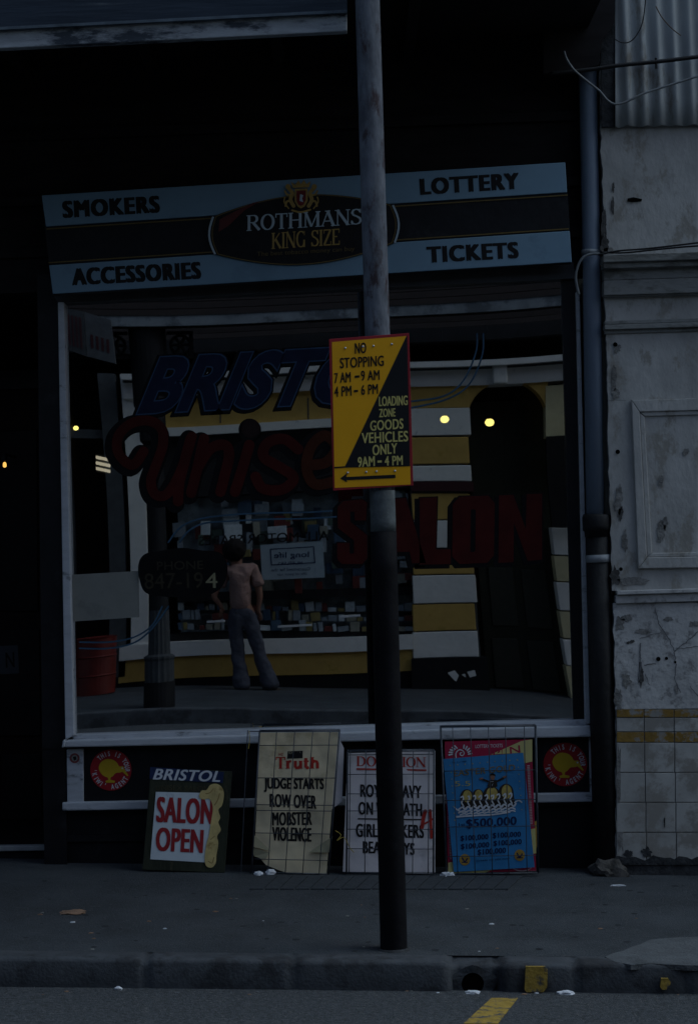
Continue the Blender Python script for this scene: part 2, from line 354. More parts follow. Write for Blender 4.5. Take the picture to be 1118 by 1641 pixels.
# ================================================================== THE SETTING
def gsheet(name, y0, y1, z, mat, x0=-60, x1=60, n=1): 
    return MB().add([(x0,y0,GA*x0+z(y0)),(x1,y0,GA*x1+z(y0)),(x1,y1,GA*x1+z(y1)),(x0,y1,GA*x0+z(y1))], [(0,1,2,3)]).build(name, mat, kind='structure')
def gy(px, py, dz=0): return GPz(dz).at(px, py)
KY = gy(559, 1543).y                    # front of our kerb
ROADZ = -.105
OK_Y = -9.5                            # opposite kerb
zr = lambda y: G0+GB*KY+ROADZ
oz = lambda y: G0+GB*KY+.02+(OK_Y-y)*.012
gsheet('ground', -400, 400, lambda y: -.6, m_asph2, -400, 400)
gsheet('footpath', KY+.15, 3, lambda y: G0+GB*y, m_asph)
gsheet('road', OK_Y-.05, KY+.02, lambda y: zr(y), m_asph2)
gsheet('opposite_footpath', -30, OK_Y-.15, oz, m_asph)
MB().box((-60, 0, 0), (60, 1, 1))
def sbox(mb, x0, x1, y0, y1, zb, zt):   # box that follows the slope of the street
    mb.add([(x0,y0,GA*x0+zb),(x1,y0,GA*x1+zb),(x1,y1,GA*x1+zb),(x0,y1,GA*x0+zb),(x0,y0,GA*x0+zt),(x1,y0,GA*x1+zt),(x1,y1,GA*x1+zt),(x0,y1,GA*x0+zt)],
           [(0,3,2,1),(4,5,6,7),(0,1,5,4),(1,2,6,5),(2,3,7,6),(3,0,4,7)])
kt = G0+GB*KY+.006
GX = lambda px: GP.at(px, 1543).x
joints = [GX(v) for v in (232, 470, 722, 800, 918, 1092)] + [-4.1, -2.6, 3.4, 4.8]
def kerb_fn(x):                         # profile of the kerb at x: front foot to back of the top
    n1 = noise.noise(Vector((x*1.7, 2, 0)))*.006 + noise.noise(Vector((x*7, 5, 0)))*.002; n2 = noise.noise(Vector((x*4, 9, 1)))*.004
    g = max([0]+[1-abs(x-q)/.018 for q in joints])*1.5; y = KY+n1+.010*g; t = kt-.004*max(0, n2*60)-.014*g
    if GX(722) < x < GX(800): t -= .020+.012*noise.noise(Vector((x*22, 0, 0))); y += .06
    if GX(800) <= x < GX(918): t -= .006
    r = .017+n2*.9
    return [(y+.004, kt-.26), (y, t-.09), (y+.002+n1*.3, t-r), (y+r*.35, t-r*.35), (y+r, t), (min(y+.09, KY+.14), t+.001+n2*.3), (KY+.165, kt-.004)]
xs_ = [-60, -20, -8] + [-4.2+i*.02 for i in range(440)] + [8, 20, 60]
kb = MB(); vs = []
for x in xs_: vs += [(x, y, GA*x+z) for y, z in kerb_fn(x)]
kb.add(vs, [(i*7+k, i*7+k+1, (i+1)*7+k+1, (i+1)*7+k) for i in range(len(xs_)-1) for k in range(6)])
kb.build('kerb', m_kerb, smooth=True, kind='structure')
ok = MB(); sbox(ok, -60, 60, OK_Y-.158, OK_Y, kt-.25, kt+.03); ok.build('opposite_kerb', m_kerb, bevel=.015, kind='structure')
MB().slab([(968,1533),(983,1527),(996,1524),(1012,1517),(1026,1513),(1040,1506),(1055,1504),(1090,1502),(1140,1500),(1400,1500),(1400,1549),(1100,1547),(1040,1544),(1010,1546),(985,1541)], GPz(0), .006, .02).build('concrete_crossing', m_conc, kind='structure')
pv = MB()
for i in range(17):
    x = 400+i*24.5; pv.slab([(x,1424),(x+21.5,1424),(x+44,1403),(x+22.5,1403)], GPz(0), .005+random.uniform(0,.002), .02)
pv.build('paving_strip', M('paving_brick', (.044,.050,.057), .85, .2, 20, .4, .2), kind='structure')
ym = MB(); rp = Pl((0,0,zr(0)), (-GA,0,1)); ym.slab([(787,1599),(829,1599),(797,1640),(742,1640)], rp, .004, .003)
ym.build('road_marking', m_yelline, kind='structure')
om = MB(); om.add([(x, y, GA*x+zr(0)+.004) for x, y in ((-.9,OK_Y+.32),(.4,OK_Y+.32),(.4,OK_Y+.42),(-.9,OK_Y+.42))], [(0,1,2,3)]); om.build('opposite_road_marking', m_yelline, kind='structure')
kf = Pl((0, KY-.012, 0), (0,-1,0))
kp = MB()
for a, b, y0, y1 in ((840, 876, 1549, 1590), (1057, 1073, 1568, 1586)):
    kp.slab([(a,y1-4),(a+3,y1),(b-6,y1),(b,y1-8),(b+1,y0+6),(b-3,y0),(a+2,y0)], kf, .004, .014)
kp.build('kerb_marking', m_yelline, kind='structure')
# ================================================================== SHOP BUILDING
F0 = FY(0)
X0 = F0.at(-30, 800).x
shop = thing('shop_building', 'dark painted shopfront with one wide window and black stall riser under the verandah', 'shop', (0, .1, 0))
Ztop = 5.7
def q4(a, b, c, d): return [a, b, c, d]
ub = MB(); zb_ = F0.at(500, 452).z; xr = F0.at(962, 300).x
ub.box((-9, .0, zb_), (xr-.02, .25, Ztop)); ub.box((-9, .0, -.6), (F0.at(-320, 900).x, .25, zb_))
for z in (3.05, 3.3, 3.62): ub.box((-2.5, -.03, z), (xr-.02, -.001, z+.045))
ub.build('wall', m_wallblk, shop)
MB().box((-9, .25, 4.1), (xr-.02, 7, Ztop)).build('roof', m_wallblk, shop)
# frames
fr = MB()
fr.slab([(60,440),(93,440),(105,1200),(68,1200)], F0, .02, .16)
fr.slab([(68,1200),(105,1200),(108,1396),(72,1396)], F0, .015, .3)
fr.build('door_post', m_black, shop)
MB().slab([(84,470),(918,420),(922,446),(94,486)], F0, .03, .1).build('window_head', M('grey_head_paint', (.055,.056,.06), .6, .3, 8, .15), shop)
jm = MB(); jm.slab([(93,484),(103,484),(119,1179),(105,1186)], F0, .035, .08); jl = jm.build('window_jamb', m_white, shop, bevel=.004)
MB().slab([(899,444),(922,444),(940,1157),(919,1157)], F0, -.0, .1).build('window_stile', m_black, shop)
MB().slab([(922,468),(928,468),(945,1160),(937,1160)], F0, .035, .08).build('window_jamb', m_white, shop, bevel=.003)
MB().slab([(117,1178),(938,1153),(939,1162),(118,1186)], F0, .03, .1).build('window_rail', m_white, shop, bevel=.004)
sm_ = MB(); sm_.slab([(106,1186.5),(946,1162.5),(948,1181),(101,1198)], F0, .075, .13)
sm_.slab([(101,1186),(106,1186),(104,1197),(99,1199)], F0, .085, .10); sm_.build('sill', m_white, shop, bevel=.008)
MB().slab([(100,1198),(948,1181),(950,1290),(100,1302)], F0, 0, .2).build('stall_riser', m_black, shop)
MB().slab([(100,1286),(950,1270),(953,1285),(100,1299.5)], F0, .03, .06).build('bottom_rail', m_white, shop, bevel=.006)
MB().slab([(107,1201),(134,1200),(134,1287),(108,1288)], F0, .02, .03).build('riser_post', m_white, shop, bevel=.004)
MB().slab([(943,1182),(952,1182),(954,1272),(945,1272)], F0, .02, .03).build('riser_post', m_white, shop, bevel=.003)
bs = MB(); bs.slab([(96,1300),(985,1284),(990,1440),(96,1440)], F0, -.03, .2); bs.slab([(100,1338),(700,1332),(700,1343),(100,1349)], F0, -.012, .05)
bs.build('plinth', m_black, shop)
# recessed doorway on the left
dr = MB(); D1 = FY(1.3)
dr.box((-3.3, 1.3, -.6), (F0.at(92,800).x-.02, 1.42, 4)); dr.box((F0.at(84,800).x-.02, .16, -.6), (F0.at(92,800).x, 1.3, 2.8)); dr.box((-9, .25, 2.9), (-1.2, 1.4, 3.0))
dr.build('entry_wall', m_wallblk, shop)
dl = MB(); dl.slab([(-230,640),(70,620),(78,1350),(-230,1360)], D1, .03, .05)
d_ = dl.build('door', m_doorr, shop)
dp = MB()
for a, b, c, d in ((0,690,60,980),(0,1010,64,1180),(2,1210,66,1320)): dp.slab([(a,b),(c,b-2),(c+2,d),(a,d)], D1, .045, .014)
dp.build('door_panel', M('dark_panel_paint', (.013,.008,.008), .6, .2, 6, .1), d_, bevel=.006)
MB().slab([(-230,600),(66,592),(67,622),(-230,630)], D1, .06, .05).build('transom', M('dim_grey_paint', (.05,.05,.052), .7, .2, 6, .1), shop)
st = MB(); s0 = FY(.12); st.slab([(-300,1361),(100,1354),(100,1363),(-300,1370)], s0, 0, .05); 
st.build('doorstep', m_step, shop, bevel=.006); MB().slab([(-300,1364),(100,1357),(100,1372),(-300,1379)], s0, -.052, 1.2).build('entry_floor', m_wallblk, shop)
MB().slab([(-300,1370.5),(100,1363.5),(100,1440),(-300,1440)], s0, -.02, 1.1).build('step_riser', m_black, shop)
# room behind the window
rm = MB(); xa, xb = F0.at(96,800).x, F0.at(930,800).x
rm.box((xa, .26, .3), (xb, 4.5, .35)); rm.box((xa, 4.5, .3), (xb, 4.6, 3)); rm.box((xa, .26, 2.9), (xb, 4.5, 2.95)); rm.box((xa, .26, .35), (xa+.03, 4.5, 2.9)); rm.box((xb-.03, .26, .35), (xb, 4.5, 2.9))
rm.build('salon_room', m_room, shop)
# glass, gently bowed like old plate
gc = F0.at(512, 812); hw, hh = 1.30, 1.12
def warp(u, v):
    h = -.0019*u*u*v*v - .0004*v*v*v*u + .0004*math.sin(4.2*u+1.1)*math.cos(2.6*v+.4)
    if u > .25 and v < .1: h -= .0065*(u-.25)**2*(.1-v)
    return h
WA = 1.0
gl = MB(); a_, b_, c_, d_2 = (103,468),(902,430),(922,1170),(117,1186)
def gfn(u, v):
    x = (a_[0]*(1-u)+b_[0]*u)*(1-v)+(d_2[0]*(1-u)+c_[0]*u)*v; y = (a_[1]*(1-u)+b_[1]*u)*(1-v)+(d_2[1]*(1-u)+c_[1]*u)*v
    p = FY(G).at(x, y); p.y += WA*warp(2*u-1, 1-2*v); return p
gl.grid(gfn, 60, 60)
pane = gl.build('glass', m_glass, shop, smooth=True, fixn=False)
# painted lettering on the glass
FG = FY(G-.012)
def gtxt(t, BL, BR, h, layers, bold0, skew, sp=1.0):
    for name, mat, bold, off, d in layers:
        mb = MB(); txt(mb, t, BL, BR, h, FG, off, bold, sp=sp, skew=skew, ref=bold0, d=d); mb.build(name, mat, pane)
gtxt('BRISTOL', (220,664), (636,641), 92, [('letter_shadow', m_glsblk, .085, .001, (-2,2)), ('letter_outline', m_glsoutl, .052, .0018, (0,0)), ('lettering', m_glsblue, .034, .0026, (0,0))], .03, 38, 1.0)
SALONP = {'S': [(588,806),(586,834),(568,834),(568,820),(561,820),(561,836),(588,858),(588,895),(580,904),(548,904),(540,896),(540,870),(560,870),(560,887),(567,887),(567,866),(541,846),(541,812),(549,803),(580,800)],
 'A': [(622,800),(650,798),(682,902),(660,903),(656,884),(626,885),(622,904),(600,905)], 'L': [(672,798),(700,797),(698,880),(722,880),(722,904),(672,905)],
 'O': [(736,796),(782,794),(792,806),(791,890),(780,902),(736,904),(724,892),(725,808)], 'N': [(799,794),(822,793),(842,848),(843,792),(868,791),(868,897),(845,899),(823,838),(822,901),(798,902)]}
for k_i, (ch_, P_) in enumerate(SALONP.items()):
    cxx = sum(q[0] for q in P_)/len(P_); cyy = sum(q[1] for q in P_)/len(P_)
    for name, mat, grow, off, d in (('letter_shadow', m_glsblk, 3.0, .001, (-5,4)), ('letter_outline', m_glsblk, 1.6, .0016, (0,0)), ('lettering', m_glsred, 0, .0024, (0,0))):
        n_ = len(P_); Q = []
        for a in range(n_):                 # push each edge out along its normal
            p0, p1, p2 = P_[a-1], P_[a], P_[(a+1) % n_]
            def nr(u, v): dx, dy = v[0]-u[0], v[1]-u[1]; L = math.hypot(dx, dy); return (dy/L, -dx/L)
            n1, n2 = nr(p0, p1), nr(p1, p2); ar = sum(P_[b-1][0]*P_[b][1]-P_[b][0]*P_[b-1][1] for b in range(n_)); sg_ = 1 if ar > 0 else -1
            kx = 1/max(.35, 1+n1[0]*n2[0]+n1[1]*n2[1]); Q.append((p1[0]+sg_*(n1[0]+n2[0])*kx*grow+d[0], p1[1]+sg_*(n1[1]+n2[1])*kx*grow+d[1]))
        hole = {'O': [(754,816),(761,815),(761,882),(754,884)], 'A': [(635,832),(641,832),(648,866),(630,866)]}.get(ch_)
        mb = MB()
        if hole and name == 'lettering' and ch_ == 'O':
            H = [hole[2], hole[3], hole[0], hole[1]]
            half1 = [(736,796),(757,795),(757,816),(754,817),(753,884),(757,885),(757,903),(736,904),(724,892),(725,808)]; half2 = [(757.2,795),(782,794),(792,806),(791,890),(780,902),(757.2,903),(757.2,885),(761,883),(762,817),(757.2,816)]
            poly(mb, half1, FG, off); poly(mb, half2, FG, off)
        elif hole and ch_ == 'O':
            g = grow; xo, yo = d
            poly(mb, [(x+xo, y+yo) for x, y in [(736-g,796-g),(757,795-g),(757,820),(756,880),(757,880),(757,903+g),(736-g,904+g),(724-g,892),(725-g,808)]], FG, off); poly(mb, [(x+xo, y+yo) for x, y in [(757.2,795-g),(782+g,794-g),(792+g,806),(791+g,890),(780+g,902+g),(757.2,903+g),(757.2,880),(759,878),(759,820),(757.2,820)]], FG, off)
        else: poly(mb, Q, FG, off)
        mb.build(name, mat, pane)
c2 = lambda L: [(170+x/2.942, 550+y/2.942) for x, y in L]
US = [(c2([(178,510),(125,575),(60,520),(58,440),(120,378),(205,366),(262,405),(268,480),(238,570),(212,650),(232,712),(282,715),(330,650),(372,550),(405,440)]), m_glsred),
      (c2([(400,450),(370,560),(345,660),(340,745)]), m_glsred),
      (c2([(462,450),(435,570),(402,705)]), m_glsred), (c2([(430,590),(490,500),(560,480),(580,530),(560,620),(540,700)]), m_glsred),
      (c2([(675,480),(640,600),(608,700)]), m_glsred),
      (c2([(905,500),(840,452),(762,470),(742,535),(820,585),(885,635),(830,690),(740,685),(705,630)]), m_glsred),
      (c2([(965,575),(1040,560),(1085,490),(1030,435),(965,490),(945,590),(985,665),(1080,650)]), m_glsor)]
sh = MB(); ll = {}
for i, (p, m) in enumerate(US):
    stroke(sh, [(x-5, y+4) for x, y in p], 29, FG, .0010+.0003*i, step=3e-6)
    stroke(ll.setdefault(m.name, (MB(), m))[0], p, 17 if i else 16, FG, .0036+.0003*i, step=3e-6)
poly(sh, disc2(170+680/2.942-1, 550+408/2.942, 18), FG, .0008)
sh.build('letter_shadow', m_glsblk, pane)
for mb, m in ll.values(): mb.build('lettering', m, pane)
db = MB(); poly(db, disc2(170+682/2.942, 550+402/2.942, 15), FG, .0036); db.build('letter_dot', m_glsdot, pane)
ov = MB(); poly(ov, smooth2([(222,905),(232,888),(258,883),(290,878),(322,882),(352,886),(364,908),(358,936),(338,952),(300,957),(262,956),(234,950),(224,930)], 5, True)[:-1], FG, .0036)
ov.build('number_panel', m_glsblk, pane)
nb = MB(); txt(nb, '847-19', (232,944), (326,942), 25, FG, .0042, .01); txt(nb, 'PHONE', (252,914), (326,912), 14, FG, .0042, .005); nb.build('lettering', m_digitd, pane)
nb = MB(); txt(nb, '4', (330,942), (349,942), 24, FG, .0044, .02); nb.build('lettering', m_digit, pane)
for k, o in enumerate(((0,0),(10,5))):
    for pts_ in ([(764+o[0],535),(762+o[0],565+o[1]),(742+o[0],610+o[1]),(712+o[0]/2,634+o[1]),(660,643+o[1]*2),(600,650+o[1]*2)],
                 [(270+o[0]*1.8,869),(288+o[0]*1.4,846+o[1]),(318+o[0],832+o[1]*1.3),(370,825+o[1]*2),(430,822+o[1]*2),(490,821+o[1]*2),(540,818+o[1]*2)],
                 [(128,1029+o[1]*2),(175,1029+o[1]*2),(215,1021+o[1]*1.8),(244,1002+o[1]),(260+o[0],972)]):
        mb = MB(); stroke(mb, pts_, 2.6, FG, .0008+.0002*k, step=2e-6); mb.build('painted_line', m_swirl, pane)
nn = MB(); nn.slab([(116,921),(222,915),(223,989),(118,996)], FY(G-.008), 0, .003)
pn = tag(nn.build('paper_notice', m_card), 'blank pale card taped low on the left end of the shop window', 'notice')
# lamps seen through the glass
for x, y, yy, r, lab in ((712,672,2.4,.023,'small warm lamp glowing inside the shop window left of the arch'), (784,677,2.2,.024,'small warm lamp glowing in the dark arch reflection'),
                      (122,686,.34,.012,'tiny warm lamp at the far left inside the shop window')):
    c = FY(yy).at(x, y); t = thing('ceiling_lamp', lab, 'lamp', c+Vector((0,0,.1)))
    MB().lathe((c.x, c.y, c.z), [(.004,-r*.95),(r*.8,-r*.75),(r*1.15,-r*.2),(r*1.1,r*.3),(r*.7,r*.8),(.004,r*.95)], 16).build('bulb', m_bulb, t, True)
    MB().lathe((c.x, c.y, c.z+r*.9), [(r*.5,0),(r*.4,.04),(.006,.05),(.006,2.87-c.z-r)], 12).build('lamp_holder', m_black, t)
t = thing('shop_glow', 'striped glow standing in for a reflected lit shop near the left end of the shop window', 'lamp', FY(.5).at(165,742))  # glowing strips put behind the glass for the reflection of a lit shop
MB().slab([(153,727),(178,733),(177,760),(154,756)], FY(.5), -.01, .03).build('glow_case', m_ogrey, t)
for k in range(3): MB().slab([(154,730+k*9),(177,735+k*9),(177,740+k*9),(154,735+k*9)], FY(.5), 0, .008).build('tube', m_shopglow, t)
c = FY(.9).at(8, 745); t = thing('wall_lamp', 'small glowing orange lamp beside the dark shop door at the left edge', 'lamp', c)
MB().lathe((c.x, c.y, c.z), [(.003,-.014),(.009,-.010),(.010,0),(.008,.011),(.003,.015)], 14).build('bulb', M('lit_orange_bulb', (.8,.5,.1), .5, 0, 5, 0, emit=(1,.55,.12), es=1.2), t, True)
MB().lathe((c.x, c.y, c.z+.022), [(.016,0),(.012,.03),(.004,.035)], 12).build('lamp_holder', m_black, t); MB().box((c.x-.006, c.y, c.z+.05), (c.x+.006, 1.3, c.z+.062)).build('bracket', m_black, t)
t = thing('door_notice', 'small grey notice with a dark letter N on the left door', 'notice', D1.at(15,1060))
MB().slab([(-20,1036),(29,1034),(31,1079),(-18,1082)], D1, .05, .004).build('panel', M('grey_notice', (.10,.105,.115), .7, .1), t)
nb = MB(); txt(nb, 'OPEN', (-60,1070), (24,1068), 24, D1, .056, .02); 
nb = MB(); txt(nb, 'N', (10,1070), (24,1069), 24, D1, .052, .02); nb.build('lettering', m_let, t)
# ================================================================== VERANDAH
ver = thing('verandah', 'dark street verandah with a peeling white fascia board at the top left', 'verandah', (-2, -.8, 3.9))
VF = FY(-1.75); xf = VF.at(557, 30).x
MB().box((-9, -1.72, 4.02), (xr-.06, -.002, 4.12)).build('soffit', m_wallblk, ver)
MB().add([(-1.0+0*k, 0, 0) for k in ()], [])
jt = MB()
for k in range(8): x = -4+k*.62; jt.box((x, -1.70, 3.93), (x+.05, -.004, 4.019))
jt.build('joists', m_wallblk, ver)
MB().slab([(870,-260),(985,-260),(984,36),(964,66),(959,104),(928,112),(870,118)], FY(-.225), 0, .08).build('end_board', m_wallblk, ver)
vf = MB(); zl = VF.at(300, 62).z; sl_ = (VF.at(540,51).z-VF.at(20,77).z)/(VF.at(540,51).x-VF.at(20,77).x)
def vslab(y0, y1, off, th, xa=-9):
    p = [VF.at(556, y1, off), VF.at(556, y0, off)]; q = [VF.at(10, y0 + (27 if 1 else 0), off), VF.at(10, y1+27, off)]
    k0 = q[0] + (q[0]-p[1])*2.2; k1 = q[1] + (q[1]-p[0])*2.2
    return MB().prism([p[0], p[1], k0, k1], (0, th, 0))
vslab(20, 50, .03, .05).build('fascia', M('peeling_white_board', (.36,.38,.40), .85, .25, 10, .5, .2, (.060,.070,.085), .44, 6, stretch=(.5,1,1.6)), ver, bevel=.004)
vslab(-62, 16, .0, .05).build('fascia_top', M('slate_blue_board', (.034,.046,.064), .8, .25, 8, .4, .2, (.10,.115,.13), .24, 6, stretch=(.2,1,2)), ver)
vslab(15.5, 20, .055, .08).build('fascia_bead', M('blue_bead', (.10,.125,.15), .8, .4, 10, .3, .2), ver)
# ================================================================== FASCIA SIGN
FS = FY(-.16)
sg = thing('fascia_sign', 'long pale blue and black tobacconist sign with an oval badge above the shop window', 'sign', FS.at(490, 440))
MB().slab([(66,313),(905.5,259.5),(916,420),(85,472)], FS, -.004, .07).build('back_board', m_black, sg)
MB().slab([(67,313),(905,260),(908,308),(74,363)], FS, .006, .009).build('panel', m_sign, sg, bevel=.003)
MB().slab([(79,425),(912,370),(915.5,420),(85,471)], FS, .006, .009).build('panel', m_sign, sg, bevel=.003)
gln = MB(); gln.slab([(75,366),(909,311.5),(909,313.5),(75,368)], FS, .001, .004); gln.slab([(78,420),(911,365.5),(911,367.5),(78,422)], FS, .001, .004)
gln.build('gold_line', m_goldln, sg)
for t_, a, b, h in (('SMOKERS',(101,349),(257,340),26), ('ACCESSORIES',(116,457),(323,446),26), ('LOTTERY',(673,312),(832,302),25), ('TICKETS',(684,421),(831,413),25)):
    mb = MB(); txt(mb, t_, a, b, h, FS, .0072, .15, skew=-1.5); mb.build('lettering', m_let, sg)
rot = lambda x, y: (487+x*.998+y*.062*-0+ -y*-.05, 368 - x*.064 + y)     # badge axes follow the tilt of the sign
def oval(k, kx=None):
    kx = k if kx is None else kx; P_ = []
    for i in range(25): x = -143+286*i/24; P_.append((x*kx, -(30+25*math.cos(x/143*math.pi/2)**.9)*k))
    for i in range(9): P_.append((143*kx+(8*math.cos((i-4)/4*math.pi/2))*kx, (-30+60*i/8)*k))
    for i in range(25): x = 143-286*i/24; P_.append((x*kx, (30+25*math.cos(x/143*math.pi/2)**.9)*k))
    for i in range(9): P_.append((-143*kx-(8*math.cos((i-4)/4*math.pi/2))*kx, (30-60*i/8)*k))
    return [rot(*p) for p in P_]
em = MB(); em.slab(oval(1.02, 1.0), FS, .016, .01); bdg = em.build('oval_badge', m_let, sg)
def rim(pts, wdt, mat, off, parent=bdg, name='badge_rim'):
    mb = MB(); vs, fs = ribbon2(pts, wdt); mb.add([FS.at(x, y, off+1e-6*i) for i, (x, y) in enumerate(vs)], fs); mb.build(name, mat, parent)
o_ = oval(1.0, .975); rim(o_+[o_[0]], 1.7, m_goldln, .018)
L_ = [rot(-143-8*math.cos((i-4)/4*math.pi/2)-1, 30-60*i/8) for i in range(9)]; R_ = [rot(143+8*math.cos((i-4)/4*math.pi/2)+1, -30+60*i/8) for i in range(9)]
rim(L_, 3.2, m_pale, .0176); rim(R_, 3.2, m_pale, .0176)
mb = MB(); mb.add([FS.at(x, y, .0185) for x, y in ((350,372),(352,352),(362,346),(405,325),(418,322),(392,337),(366,362))], [tuple(range(7))]); mb.build('red_ribbon', m_ribbon, bdg)
mb = MB(); serif(mb, 'ROTHMANS', (395,371), (580,360), 27, FS, .0190, skew=0); mb.build('lettering', m_pale, bdg)
mb = MB(); serif(mb, 'KING SIZE', (435,400), (544,393), 28, FS, .0190, skew=0, k=1.05); mb.build('lettering', m_gold, bdg)
mb = MB(); txt(mb, 'The best tobacco money can buy', (412,413), (568,404), 9.5, FS, .0190, -.004, skew=0); mb.build('lettering', m_goldln, bdg)
cr = MB()                               # crest: shield between two rearing supporters under a crown
poly(cr, [(472,303),(493,302),(493,322),(488,331),(482,334),(477,331),(472,323)], FS, .0192)
for s in (-1, 1):
    X = lambda d: 482.5+s*d
    stroke(cr, [(X(12),330),(X(17),320),(X(14),310),(X(19),303),(X(22),300)], 6, FS, .0195+s*1e-4, step=2e-6); stroke(cr, [(X(14),312),(X(22),312),(X(26),306)], 3, FS, .0199+s*1e-4, step=2e-6)
    stroke(cr, [(X(15),322),(X(23),323),(X(25),330)], 3.4, FS, .0203+s*1e-4, step=2e-6); stroke(cr, [(X(20),334),(X(27),324),(X(26),316)], 2, FS, .0207+s*1e-4, step=2e-6)
    poly(cr, disc2(X(21), 299, 4.2, n=12), FS, .0210)
poly(cr, [(469,301),(466,291),(473,296),(478,289),(482,295),(487,288),(491,295),(498,290),(495,300)], FS, .0194)
stroke(cr, [(468,337),(482,340),(497,336)], 3, FS, .0197, step=2e-6)
cr.build('crest', m_gold, bdg)
mb = MB(); poly(mb, [(475,306),(490,305),(490,320),(486,328),(482,330),(478,328),(475,321)], FS, .0213); mb.build('shield', m_redp, bdg)
mb = MB(); poly(mb, [(481,311),(486,313),(484,318),(486,324),(480,322)], FS, .0217); mb.build('shield_charge', m_pale, bdg)
# ================================================================== STREET POLE AND PARKING SIGN
PYb = gy(630, 1521); PY = PYb.y
FP = FY(PY)
pt = FP.at(581, -260); pa = FP.at(589, 15); pm = FP.at(614, 852); pu = FP.at(612, 786); pb = FP.at(630, 1521)
pw = 3300/(10+PY)
rp_ = lambda w: w/2/pw
pole = thing('street_pole', 'tall peeling grey street pole with black painted lower half', 'pole', (PYb.x, PYb.y, PYb.z))
def polepart(a, b, ra, rb, name, mat, n=12):
    pts = [a.lerp(b, i/n) for i in range(n+1)]; o = MB().tube(pts, [ra+(rb-ra)*i/n for i in range(n+1)], 28).build(name, mat, pole, True); return o
ptop = pa + (pa-pm).normalized()*1.1
polepart(ptop, pu, rp_(38.5), rp_(41), 'upper_pole', m_pole); polepart(pu, pm, rp_(40.8), rp_(41), 'bare_band', m_poleband, 4)
polepart(pm, pb-Vector((0,0,.15)), rp_(41.8), rp_(43.5), 'lower_pole', m_poleblk)
MB().lathe((PYb.x, PYb.y, gz(PYb.x, PYb.y)-.03), [(.070,0),(.069,.031),(.062,.034),(.056,.036)], 28).build('base_collar', m_grime, pole, True)
SP = FY(PY-.062)
ps = thing('parking_sign', 'yellow and black no stopping sign with a red border bolted to the pole', 'sign', SP.at(597, 660))
cs = lambda L: [(510+x/5.861, 520+y/5.861) for x, y in L]
MB().slab(cs([(100,137),(850,80),(890,1512),(140,1560)]), SP, 0, .004).build('panel', m_red, ps, bevel=.001)
mb = MB(); poly(mb, cs([(127,165),(826,108),(866,1503),(153,1535)]), SP, .0012); mb.build('yellow_field', m_yel, ps)
mb = MB(); poly(mb, cs([(826,108),(833,108),(860,1325),(250,1333)]), SP, .0022); mb.build('black_field', m_signblk, ps)
mb = MB(); poly(mb, cs([(149,1338),(252,1331),(860,1323),(860,1331),(252,1344),(149,1352)]), SP, .0026); 
mb.build('divider', m_signblk, ps); mb = MB(); poly(mb, cs([(205,1446),(270,1395),(262,1432),(722,1410),(724,1442),(264,1462),(270,1483)]), SP, .0026)
mb.build('arrow', m_signblk, ps)
mb = MB()
for t_, a, b, h in (('NO',(342,275),(450,268),100), ('STOPPING',(202,412),(615,388),97), ('7 AM',(150,552),(305,541),95), ('9 AM',(400,528),(575,520),93), ('4 PM',(150,680),(312,668),95), ('6 PM',(402,662),(560,650),93)):
    A, B = cs([a, b]); mb = MB(); txt(mb, t_, A, B, h/5.861, SP, .0028, .04, skew=-.3); mb.build('lettering', m_let, ps)
for a, b, y in ((340,385,492),(332,372,628)): mb = MB(); poly(mb, cs([(a,y-12),(b,y-15),(b,y+6),(a,y+9)]), SP, .0028); mb.build('dash', m_let, ps)
mb = MB()
for t_, a, b, h in (('LOADING',(568,768),(838,757),90), ('ZONE',(570,872),(724,864),78), ('GOODS',(486,1000),(798,978),95), ('VEHICLES',(406,1117),(842,1097),98), ('ONLY',(508,1230),(740,1210),97), ('9AM',(370,1342),(530,1330),95), ('4 PM',(622,1326),(792,1318),88)):
    A, B = cs([a, b]); mb = MB(); txt(mb, t_, A, B, h/5.861, SP, .0032, .042, skew=-.3); mb.build('lettering', m_legend, ps)
mb = MB(); poly(mb, cs([(554,1278),(594,1276),(594,1296),(554,1298)]), SP, .0032)
mb.build('dash', m_legend, ps)
for x, y in ((253,222),(418,208),(517,202),(688,184),(275,1392),(448,1386),(545,1381),(718,1375)):
    (A,) = cs([(x, y)]); p = SP.at(*A, 0)
    MB().tube([p+Vector((0,-.0008,0)), p+Vector((0,-.004,0)), p+Vector((0,-.006,0))], [.0042,.0042,.002], 10).build('bolt', m_zinc, ps)
for y in (560, 765):
    c = SP.at(598+ (y-560)*.035, y); MB().box((c.x-.10, c.y+.004, c.z-.018), (c.x+.10, c.y+.012, c.z+.018)).build('bracket', m_zinc, ps)
# ================================================================== DOWNPIPE
FD = FY(-.09)
dpz = thing('downpipe', 'blue grey drainpipe with a thick black lower section beside the stucco pier', 'downpipe', FD.at(972, 1385))
sD = 3300/(9.91)
MB().tube([FD.at(938,-200), FD.at(941,110), FD.at(947,420), FD.at(953,830)], 14.5/sD, 24).build('upper_pipe', m_pipe, dpz, True)
MB().tube([FD.at(957,846), FD.at(963,1100), FD.at(970,1388)], [19/sD,19.5/sD,19.5/sD], 24).build('lower_pipe', m_pipeblk, dpz, True)
MB().tube([FD.at(955,824), FD.at(955,828), FD.at(956,842), FD.at(956,850), FD.at(956.2,851), FD.at(956.5,860)], [21/sD,23/sD,23/sD,23/sD,20.5/sD,20/sD], 24).build('collar', m_pipeblk, dpz, True)
MB().tube([FD.at(958,889), FD.at(958.5,901)], 20.4/sD, 24).build('bracket_band', m_band, dpz, True)
MB().tube([FD.at(946,401), FD.at(946,408)], 15.5/sD, 24).build('pipe_clip', m_band, dpz, True)
